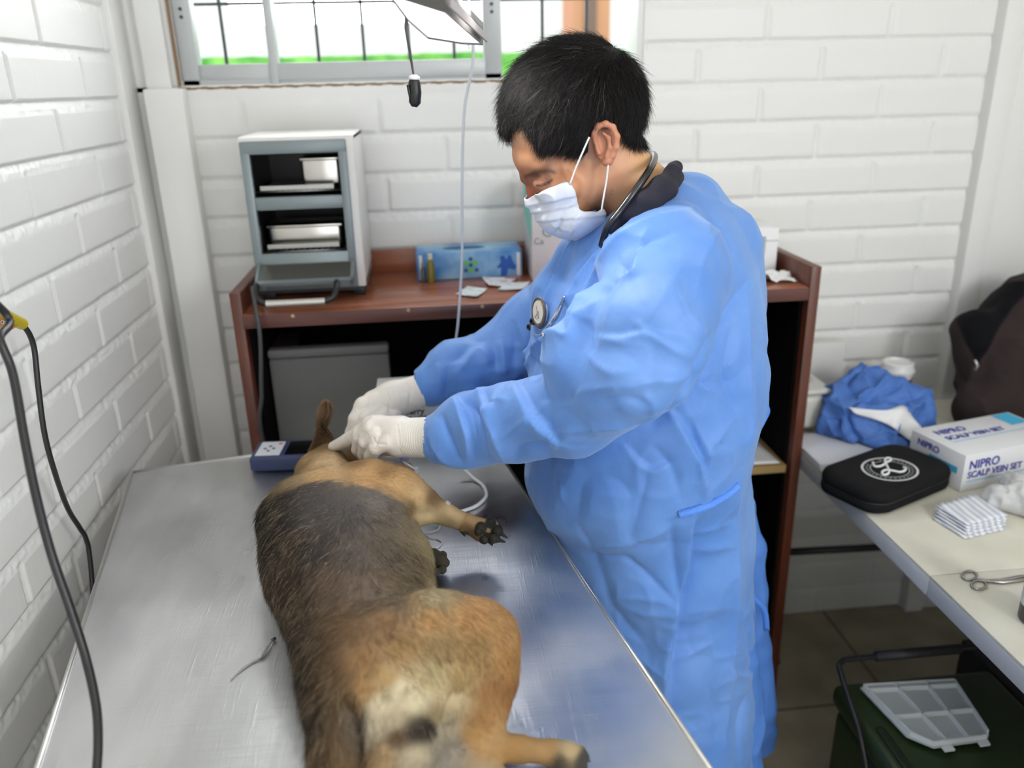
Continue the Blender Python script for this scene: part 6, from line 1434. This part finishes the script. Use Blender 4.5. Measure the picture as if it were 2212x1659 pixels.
meva = principled('eva_black', (0.006, 0.006, 0.0065), 0.8, spec=0.2); add_bump(meva, 900, 0.3, 0.0006, 1)
b = MB(); shell(b, [(0.012, 0), (0.002, 0.006), (0, 0.014), (0.001, 0.0225), (0.004, 0.0235)], KL, KW, 0.045); b.build('lower_shell', meva, kc, smooth=True)
b = MB(); shell(b, [(0.004, 0.0255), (0.001, 0.027), (0, 0.036), (0.004, 0.045), (0.012, 0.050), (0.022, 0.0515), (0.024, 0.0515)], KL, KW, 0.045); b.build('upper_shell', meva, kc, smooth=True)
b = MB(); shell(b, [(0.003, 0.0228), (0.0015, 0.0245), (0.003, 0.0262)], KL, KW, 0.045); b.build('zipper', M['blacksoft'], kc, smooth=True)
EZ = 0.0533; ec_ = onz(1922, 1013, WZ+EZ)-k1; ecx, ecy = float(ec_@e1_), float(ec_@e2_)
def onk(x, y): return kp_(ecx+x, ecy+y, EZ)
def ringband(b, r0, r1, n=56, a0=0, a1=2*pi, sy_=0.86):
    for i in range(n):
        t0, t1 = a0+(a1-a0)*i/n, a0+(a1-a0)*(i+1)/n
        b.poly([onk(r0*cos(t0), r0*sy_*sin(t0)), onk(r1*cos(t0), r1*sy_*sin(t0)), onk(r1*cos(t1), r1*sy_*sin(t1)), onk(r0*cos(t1), r0*sy_*sin(t1))])
mw = principled('emblem_white', (0.62, 0.62, 0.62), 0.5)
b = MB(); ringband(b, 0.0545, 0.0595); ringband(b, 0.0395, 0.0410)
b.build('emblem_ring', mw, kc)
b = MB()
for i in range(30):
    t = 2*pi*(i+0.5)/30; 
    if abs(((t-1.57+pi) % (2*pi))-pi) < 0.25: continue
    ringband(b, 0.0445, 0.0500, 2, t-0.055, t+0.055)
b.build('emblem_ring_text', principled('emblem_grey', (0.20, 0.20, 0.20), 0.6), kc)
b = MB(); sc_ = [(792, 1142), (800, 1172), (835, 1182), (880, 1172), (925, 1140), (958, 1122), (950, 1104), (915, 1108), (905, 1135), (925, 1180), (940, 1215), (935, 1245), (905, 1258), (878, 1248), (885, 1225), (925, 1213), (985, 1222), (1040, 1232), (1082, 1222), (1095, 1200), (1075, 1188)]
b.tube(spline([onz(1700+x/4.255-1, 730+y/4.255, WZ+EZ+.0012) for x, y in sc_], 6), 0.0024, 8); b.build('script_letter', principled('script_white', (0.8, 0.8, 0.8), 0.45), kc, smooth=True)
# scalp vein set box
nb = thing('scalp_vein_set_box', 'large white carton of scalp vein sets with blue lettering on the folding table', 'box', tuple(onz(2073, 1064, WZ)))
n0 = onz(2073, 1064, WZ); nr = onz(2212, 1034, WZ); e1n = nr-n0; e1n[2] = 0; e1n /= np.linalg.norm(e1n); e2n = np.array([-e1n[1], e1n[0], 0]); NW, ND, NH_ = 0.27, 0.145, 0.082
Rn = Matrix(((e1n[0], e2n[0], 0), (e1n[1], e2n[1], 0), (0, 0, 1)))
b = MB(); b.box(n0+e1n*NW/2+e2n*ND/2+np.array([0, 0, NH_/2+0.0006]), (NW, ND, NH_), Rn, 0.002, 2); b.build('carton', principled('carton_white', (0.72, 0.72, 0.74), 0.5), nb, angle=40)
def nf(a, z): return n0+e1n*a-e2n*0.0006+np.array([0, 0, z])          # front face
def nt(a, q): return n0+e1n*a+e2n*q+np.array([0, 0, NH_+0.0012])     # top face
def ns_(q, z): return n0-e1n*0.0006+e2n*q+np.array([0, 0, z])         # left side face
text_mesh('brand_lettering', 'NIPRO', 0.027, tuple(nf(0.012, 0.050)), e1n, (0, 0, 1), M['ink'], nb, bold=True)
text_mesh('product_lettering', 'SCALP VEIN SET', 0.0205, tuple(nf(0.012, 0.030)), e1n, (0, 0, 1), M['ink'], nb, bold=True)
text_mesh('brand_lettering', 'NIPRO', 0.027, tuple(nt(0.028, 0.100)), e1n, e2n, M['ink'], nb, bold=True)
text_mesh('product_lettering', 'SCALP VEIN SET', 0.022, tuple(nt(0.028, 0.072)), e1n, e2n, M['ink'], nb, bold=True)
text_mesh('side_lettering', 'NIPRO', 0.020, tuple(ns_(0.125, 0.058)), -e2n, (0, 0, 1), M['ink'], nb, bold=True)
text_mesh('side_lettering', 'SCALP VEIN SET', 0.012, tuple(ns_(0.125, 0.018)), -e2n, (0, 0, 1), M['ink'], nb, bold=True)
b = MB(); b.poly([ns_(0.09, 0.036), ns_(0.015, 0.036), ns_(0.015, 0.050), ns_(0.09, 0.050)]); b.poly([nt(0.215, 0.085), nt(0.262, 0.085), nt(0.262, 0.14), nt(0.215, 0.14)])
b.poly([nf(0.012, 0.0215), nf(0.26, 0.0215), nf(0.26, 0.0235), nf(0.012, 0.0235)]); b.poly([nt(0.028, 0.060), nt(0.26, 0.060), nt(0.26, 0.062), nt(0.028, 0.062)])
b.build('cyan_print', M['cyanink'], nb)
# corrugated packets, fanned stack
mpk = principled('packet_paper', (0.76, 0.76, 0.78), 0.5)
n_, l_, bs_ = nodes(mpk); wv_ = n_.new('ShaderNodeTexWave'); wv_.inputs['Scale'].default_value = 22; wv_.inputs['Distortion'].default_value = 1.5; tc_ = n_.new('ShaderNodeTexCoord'); cr_ = n_.new('ShaderNodeValToRGB')
cr_.color_ramp.elements[0].position = 0.35; cr_.color_ramp.elements[0].color = (0.52, 0.56, 0.66, 1); cr_.color_ramp.elements[1].position = 0.6; cr_.color_ramp.elements[1].color = (0.80, 0.80, 0.81, 1)
l_.new(tc_.outputs['Object'], wv_.inputs[0]); l_.new(wv_.outputs[0], cr_.inputs[0]); l_.new(cr_.outputs[0], bs_.inputs['Base Color'])
pa, pb_, pcn, pdn = onz(2014, 1122, WZ), onz(2084, 1166, WZ), onz(2172, 1145, WZ), onz(2100, 1096, WZ)
def packet(k):
    V = np.zeros((24, 8, 3)); off = np.array([0.004*k, 0.006*k*(1 if k < 3 else .8), 0])
    for i in range(24):
        for j in range(8):
            u, v = i/23, j/7; q = (1-u)*(1-v)*pb_+u*(1-v)*pcn+u*v*pdn+(1-u)*v*pa; V[i, j] = q+off+np.array([0, 0, 0.0022+0.0042*k+0.0011*sin(u*26+k)])
    o = link_mesh('sterile_packet', grid_mesh(V), mpk, None, True); md = o.modifiers.new('s', 'SOLIDIFY'); md.thickness = 0.0024; md.offset = 0
    return o
for k in range(5):
    tag(packet(k), ['flat white sterile packet, lowest of the fanned stack on the folding table', 'flat white sterile packet, second from the bottom of the fanned stack', 'flat white sterile packet in the middle of the fanned stack', 'flat white sterile packet, second from the top of the fanned stack', 'flat white sterile packet with blue stripes, topmost of the fanned stack'][k], 'packet', 'sterile packets on the folding table')
# plastic bag at the right edge
c = onz(2200, 1105, WZ)
f = Field(c-np.array([.09, .10, .02]), c+np.array([.16, .12, .09]), 0.004)
for (dx, dy, r) in ((0, 0, .030), (.03, .04, .034), (.05, -.03, .034), (.09, .01, .038), (-.035, .015, .020)): f.ball(c+np.array([dx, dy, .022]), r, 0.02)
f.cut_plane((0, 0, WZ+0.001), (0, 0, -1), 0.002); a, q = f.mesh(1); nn_ = normals(a, q); a = a+nn_*((1-np.abs(fbm(a, 34, 3)-0.5)*5).clip(0, 1)**1.5*0.012)[:, None]
a[:, 2] = np.maximum(a[:, 2], WZ+0.001)
film = principled('bag_film', (0.80, 0.80, 0.80), 0.22); film.node_tree.nodes['Principled BSDF'].inputs['Transmission Weight'].default_value = 0.35; film.node_tree.nodes['Principled BSDF'].inputs['IOR'].default_value = 1.15
tag(sdf_object('plastic_bag', a, q, film), 'crumpled translucent plastic bag at the right edge of the folding table', 'bag')
# scissors
sc0 = thing('scissors', 'steel surgical scissors lying across the seam of the folding table', 'scissors', tuple(onz(2110, 1253, WZ)))
mst = principled('scissor_steel', (0.35, 0.34, 0.33), 0.3, 1.0)
for (cx_, cy_) in ((2094, 1243), (2114, 1263)):
    b = MB(); b.tube([onz(cx_+16*cos(t), cy_+9.5*sin(t), WZ+0.003) for t in [2*pi*k/24 for k in range(25)]], 0.0021, 8, False); b.build('finger_ring', mst, sc0, smooth=True)
for L in ([(2107, 1249), (2135, 1254), (2165, 1254), (2200, 1247), (2230, 1243)], [(2118, 1254), (2140, 1256), (2165, 1258), (2200, 1254), (2230, 1249)]):
    b = MB(); b.tube([onz(x, y, WZ+0.003) for x, y in L], [0.0019, 0.0024, 0.0034, 0.0034, 0.003], 8); b.build('blade', mst, sc0, smooth=True)
# dark bottle
bc = onz(2243, 1342, WZ); bt = thing('dark_bottle', 'dark brown plastic bottle with white label at the right edge', 'bottle', tuple(bc))
b = MB(); b.lathe(bc, [(0, 0.0006), (0.026, 0.0006), (0.029, 0.004), (0.029, 0.10), (0.024, 0.118), (0.012, 0.126), (0.012, 0.14)], 36); b.build('bottle_body', principled('bottle_brown', (0.028, 0.02, 0.018), 0.25), bt, smooth=True)
b = MB(); b.lathe(bc, [(0.0293, 0.03), (0.0293, 0.075)], 36); b.build('label', principled('label_white', (0.6, 0.6, 0.62), 0.5), bt, smooth=True)
b = MB(); b.lathe(bc, [(0, 0.155), (0.014, 0.155), (0.014, 0.138)], 24); b.build('cap', M['black'], bt, smooth=True)
# crumpled blue gown bundle with white paper on it
c0 = onz(1890, 955, WZ)
f = Field(c0-np.array([.17, .17, .01]), c0+np.array([.20, .28, .20]), 0.004)
def bp(px, py, dy, r): return YP(px, py, 1.69+dy, r)
f.chain([bp(1840, 900, .0, 62), bp(1900, 885, .02, 68), bp(1950, 905, .0, 66)], 0.03); f.chain([bp(1830, 930, -.03, 40), bp(1900, 950, -.06, 40), bp(1965, 950, -.05, 38)], 0.02)
f.chain([bp(1810, 850, .02, 22), bp(1870, 835, .03, 26), bp(1940, 850, .03, 24)], 0.02)
f.chain([bp(1800, 835, .04, 8), bp(1850, 815, .04, 16), bp(1895, 795, .04, 4)], 0.006)
f.cut_plane((0, 0, WZ+0.0115), (0, 0, -1), 0.004); a, q = f.mesh(1); nn_ = normals(a, q)
wp = a+0.06*np.stack([fbm(a, 8, 2), fbm(a+5, 8, 2), fbm(a+11, 8, 2)], -1)
a = a+nn_*((1-np.abs(fbm(wp, 11, 2)-0.5)*5).clip(0, 1)**2*0.022-(1-np.abs(fbm(wp+7, 14, 2)-0.5)*6).clip(0, 1)**2*0.014)[:, None]; a[:, 2] = np.maximum(a[:, 2], WZ+0.0115)
mbl = principled('blue_drape', (0.065, 0.17, 0.50), 0.65); crease_bump(mbl, 16, 0.004, 0.5)
tag(sdf_object('cloth_bundle', a, q, mbl), 'crumpled bundle of darker blue gown cloth on the folding table', 'cloth')
bvb = BVHTree.FromPolygons([tuple(v) for v in a], [tuple(map(int, x)) for x in q])
def bhit(px, py, off=0.010):
    d = Vector(ray(px, py)).normalized(); h = bvb.ray_cast(Vector(CAM), d)
    return np.array(h[0])-np.array(d)*off if h[0] is not None else None
rows = []
up_ = [(1832, 880), (1870, 884), (1915, 886), (1953, 876), (1975, 905), (2000, 932), (2020, 944)]; lo_ = [(1850, 895), (1885, 905), (1912, 914), (1932, 925), (1950, 940), (1972, 954), (1990, 958)]
for (x0, y0), (x1, y1) in zip(up_, lo_):
    r_ = []
    for t in np.linspace(0, 1, 5):
        h_ = bhit(x0+(x1-x0)*t, y0+(y1-y0)*t, 0.014); r_.append(h_ if h_ is not None else YP(x0+(x1-x0)*t, y0+(y1-y0)*t, 1.62)[0])
    rows.append(r_)
rows.append([YP(2044, 942, 1.60)[0]*(1-t)+YP(2005, 960, 1.59)[0]*t for t in np.linspace(0, 1, 5)])
A_ = [spline([r[j] for r in rows], 4) for j in range(5)]
b = MB(); b.grid([[A_[j][i] for j in range(5)] for i in range(len(A_[0]))]); o = b.build('folded_paper', M['paper'], smooth=True); md = o.modifiers.new('s', 'SOLIDIFY'); md.thickness = 0.0012
tag(o, 'folded white paper towel draped over the dark blue cloth bundle', 'paper')
# paper cup
cc2 = onz(1922, 880, WZ); cc2 = np.array([cc2[0]+0.005, 1.845, WZ]); cu_ = thing('paper_cup', 'takeaway cup with white lid and dark red sleeve at the wall', 'cup', tuple(cc2))
b = MB(); b.lathe(cc2, [(0, 0.0006), (0.028, 0.0006), (0.039, 0.103), (0.037, 0.103), (0.027, 0.003)], 36); b.build('cup_body', M['white'], cu_, smooth=False, angle=40)
b = MB(); b.lathe(cc2, [(0.0307, 0.022), (0.0375, 0.085), (0.0385, 0.085), (0.0317, 0.022)], 36); b.build('sleeve', principled('sleeve_red', (0.10, 0.008, 0.015), 0.6), cu_, angle=40)
b = MB(); b.lathe(cc2, [(0.039, 0.098), (0.0425, 0.100), (0.0425, 0.106), (0.040, 0.108), (0.0385, 0.122), (0.034, 0.125), (0.032, 0.119), (0, 0.119)], 40); b.build('lid', principled('lid_white', (0.74, 0.74, 0.73), 0.35), cu_, angle=50)
# translucent lidded storage tub by the cabinet
x0_ = 0.832; tz_ = ony(1790, 740, 1.84)[2]
tb2 = thing('storage_tub', 'white translucent plastic tub with lid standing by the cabinet side at the wall', 'tub', (0.93, 1.8, WZ))
mtub = principled('tub_white', (0.66, 0.66, 0.62), 0.35); mtub.node_tree.nodes['Principled BSDF'].inputs['Transmission Weight'].default_value = 0.15
b = MB(); b.box2((x0_, 1.705, WZ+0.014), (x0_+0.088, 1.865, WZ+0.105), 0.02, 4); b.build('tub_body', mtub, tb2, angle=50)
b = MB(); b.box2((x0_-0.003, 1.70, WZ+0.105), (x0_+0.091, 1.868, WZ+0.118), 0.006, 3); b.build('lid', mtub, tb2, angle=50)
b = MB(); V = []
b.poly([(x0_+0.045+0.03*cos(2*pi*k/24), 1.78+0.03*sin(2*pi*k/24), WZ+0.1185) for k in range(24)], (0, 0, 0.002)); b.build('lid_disc', principled('disc_grey', (0.5, 0.51, 0.49), 0.4), tb2)
b = MB(); b.box2((0.83, 1.885, WZ-0.02), (1.04, 1.93, WZ+0.17), 0.004); wbx = tag(b.build('white_carton', principled('carton_offwhite', (0.66, 0.66, 0.63), 0.5), angle=40), 'off-white carton standing behind the tub against the wall', 'carton')
text_mesh('lettering', 'Er', 0.018, (0.93, 1.8845, WZ+0.125), (1, 0, 0), (0, 0, 1), principled('faint_ink', (0.35, 0.36, 0.35), 0.6), wbx)
b = MB(); b.box2((0.8225, 1.535, WZ+0.0003), (0.99, 1.698, WZ+0.0100), 0.001); tag(b.build('paper_pad', principled('pad_white', (0.70, 0.71, 0.76), 0.6), angle=40), 'flat white pad of paper under the tub and the blue cloth bundle', 'paper pad')

# dark backpack standing at the back right
bk = thing('backpack', 'dark brown backpack with black open front at the right edge of the picture', 'backpack', tuple(onz(2130, 925, WZ)))
f = Field((1.15, 1.55, WZ-0.01), (1.615, 1.98, 1.14), 0.005)
def kb(px, py, Y, r): return YP(px, py, Y, r)
f.chain([kb(2150, 860, 1.72, 75), kb(2170, 760, 1.76, 92), kb(2230, 690, 1.80, 95)], 0.03); f.chain([kb(2110, 880, 1.70, 45), kb(2260, 880, 1.72, 60)], 0.03); f.chain([kb(2280, 740, 1.74, 90), kb(2260, 860, 1.70, 80)], 0.03)
f.chain([kb(2110, 720, 1.76, 52), kb(2100, 790, 1.74, 30)], 0.02)
f.cut_plane((0, 0, WZ+0.001), (0, 0, -1), 0.004); a, q = f.mesh(2); nn_ = normals(a, q); a = a+nn_*((fbm(a, 12, 3)-.5)*0.022+(1-np.abs(fbm(a+3, 9, 2)-0.5)*5).clip(0, 1)**2*0.008)[:, None]; a[:, 2] = np.maximum(a[:, 2], WZ+0.001)
a[:, 0] = np.minimum(a[:, 0], 1.612)
mbk = principled('brown_canvas', (0.028, 0.020, 0.019), 0.85, spec=0.2); add_bump(mbk, 600, 0.4, 0.001, 1)
X_, Y_, _ = proj(a); BP = [(2062, 690), (2075, 665), (2110, 635), (2150, 612), (2230, 600), (2230, 625), (2190, 665), (2160, 710), (2135, 760), (2112, 790), (2085, 745)]
w = inpoly(X_, Y_, BP)*sstep(0, 5, dpoly(X_, Y_, BP)); colr = np.array([[0.032, 0.022, 0.021]])*(1-w[:, None])+np.array([[0.0012, 0.0015, 0.003]])*w[:, None]
attr_color(mbk); sdf_object('pack_body', a, q, mbk, bk, colr)
b = MB(); b.tube([ony(2106, 778, 1.66), ony(2112, 790, 1.66), ony(2106, 800, 1.66)], 0.003, 8); b.build('zipper_pull', principled('pull_metal', (0.5, 0.5, 0.48), 0.3, 0.9), bk, smooth=True)
b = MB(); b.tube(spline([onz(2055, 925, WZ+.012), onz(2065, 938, WZ+.012), onz(2090, 935, WZ+.010)], 6), 0.009, 10); b.build('leather_tab', principled('leather', (0.16, 0.085, 0.03), 0.6), bk, smooth=True)

# ------------------------------------------------------------------ green cooler box under the table, organiser on it
q0_ = onz(1808, 1535, .375); q1_ = onz(2075, 1470, .375)
cx_, cy_ = 0.775, 1.275
co = thing('cooler_box', 'dark green cooler box with black carrying handle under the folding table', 'cooler', (0.93, 1.06, 0))
mgreen = principled('cooler_green', (0.022, 0.040, 0.012), 0.45)
b = MB(); b.box2((cx_, 0.86, 0.001), (cx_+0.33, cy_, 0.33), 0.02, 3); b.build('cooler_body', mgreen, co, angle=50)
b = MB(); b.box2((cx_-0.008, 0.852, 0.331), (cx_+0.338, cy_+0.008, 0.382), 0.018, 3); ld = b.build('lid', mgreen, co, angle=50)
b = MB(); b.box2((cx_+0.03, 0.88, 0.381), (cx_+0.30, 0.93, 0.388), 0.004); b.box2((cx_+0.012, 0.92, 0.381), (cx_+0.03, 1.15, 0.386), 0.004); b.build('lid_rib', principled('cooler_green_dark', (0.012, 0.022, 0.008), 0.5), ld, angle=50)
hy = 1.20
b = MB(); b.tube(spline([(cx_-0.014, 1.10, 0.30), (cx_-0.018, 1.15, 0.38), (cx_-0.016, 1.235, 0.435), (cx_-0.006, 1.262, 0.447), (cx_+0.04, 1.268, 0.449), (cx_+0.28, 1.268, 0.449), (cx_+0.325, 1.262, 0.447), (cx_+0.345, 1.235, 0.435), (cx_+0.347, 1.15, 0.38), (cx_+0.345, 1.10, 0.30)], 8), 0.0055, 10); b.build('handle', M['black'], co, smooth=True)
b = MB(); b.tube([(cx_+0.07, 1.268, 0.449), (cx_+0.25, 1.268, 0.449)], 0.010, 14); b.build('grip', M['blacksoft'], co, smooth=True)
og = thing('organiser_lid', 'translucent white six compartment organiser lying on the green cooler lid', 'organiser', (0.9, 1.12, 0.39))
o0, o1, o2, o3 = onz(1858, 1488, .392), onz(2062, 1476, .392), onz(2142, 1600, .392), onz(1985, 1622, .392)
trans = principled('translucent_pp', (0.62, 0.66, 0.66), 0.35); trans.node_tree.nodes['Principled BSDF'].inputs['Transmission Weight'].default_value = 0.25; trans.node_tree.nodes['Principled BSDF'].inputs['IOR'].default_value = 1.1
def op(u, v): return (1-u)*(1-v)*o0+u*(1-v)*o1+u*v*o2+(1-u)*v*o3
b = MB(); b.poly([op(0, 0), op(1, 0), op(1, 0.93), op(0.93, 1), op(0.2, 1), op(0.0, 0.8)], (0, 0, 0.004)); b.build('base_sheet', trans, og)
rib = principled('organiser_rib', (0.72, 0.76, 0.76), 0.35)
b = MB()
def bar(u0, v0, u1, v1, w=0.0035, h=0.010):
    p, q = op(u0, v0)+np.array([0, 0, .004]), op(u1, v1)+np.array([0, 0, .004]); d = (q-p)/np.linalg.norm(q-p); s__ = np.cross(d, [0, 0, 1])*w/2
    b.poly([p-s__, q-s__, q+s__, p+s__], (0, 0, h))
for a_ in ((0.02, 0.02, 0.98, 0.02), (0.02, 0.02, 0.04, 0.8), (0.98, 0.02, 0.98, 0.92), (0.2, 0.98, 0.93, 0.98), (0.04, 0.8, 0.2, 0.98), (0.34, 0.03, 0.38, 0.97), (0.67, 0.03, 0.68, 0.97), (0.05, 0.55, 0.97, 0.55), (0.04, 0.1, 0.97, 0.1)): bar(*a_)
b.build('divider_ribs', rib, og)
b = MB(); b.poly([op(0.3, 1.0), op(0.44, 1.0), op(0.44, 1.07), op(0.3, 1.07)], (0, 0, .004)); b.build('hinge_tab', rib, og)
b = MB(); b.poly([op(0.8, 1.0), op(0.94, 1.0), op(0.94, 1.07), op(0.8, 1.07)], (0, 0, .004)); b.build('hinge_tab', rib, og)
b = MB(); b.poly([op(0.35, 0.03), op(0.62, 0.03), op(0.62, 0.09), op(0.35, 0.09)], (0, 0, .006)); b.build('latch', rib, og)
# dark plank leaning along the cooler
b = MB(); b.box2((1.13, 0.9, 0.001), (1.16, 1.40, 0.36), 0.004); tag(b.build('dark_board', principled('board_dark', (0.03, 0.03, 0.028), 0.6), angle=40), 'dark upright board standing beside the green cooler under the table', 'board')
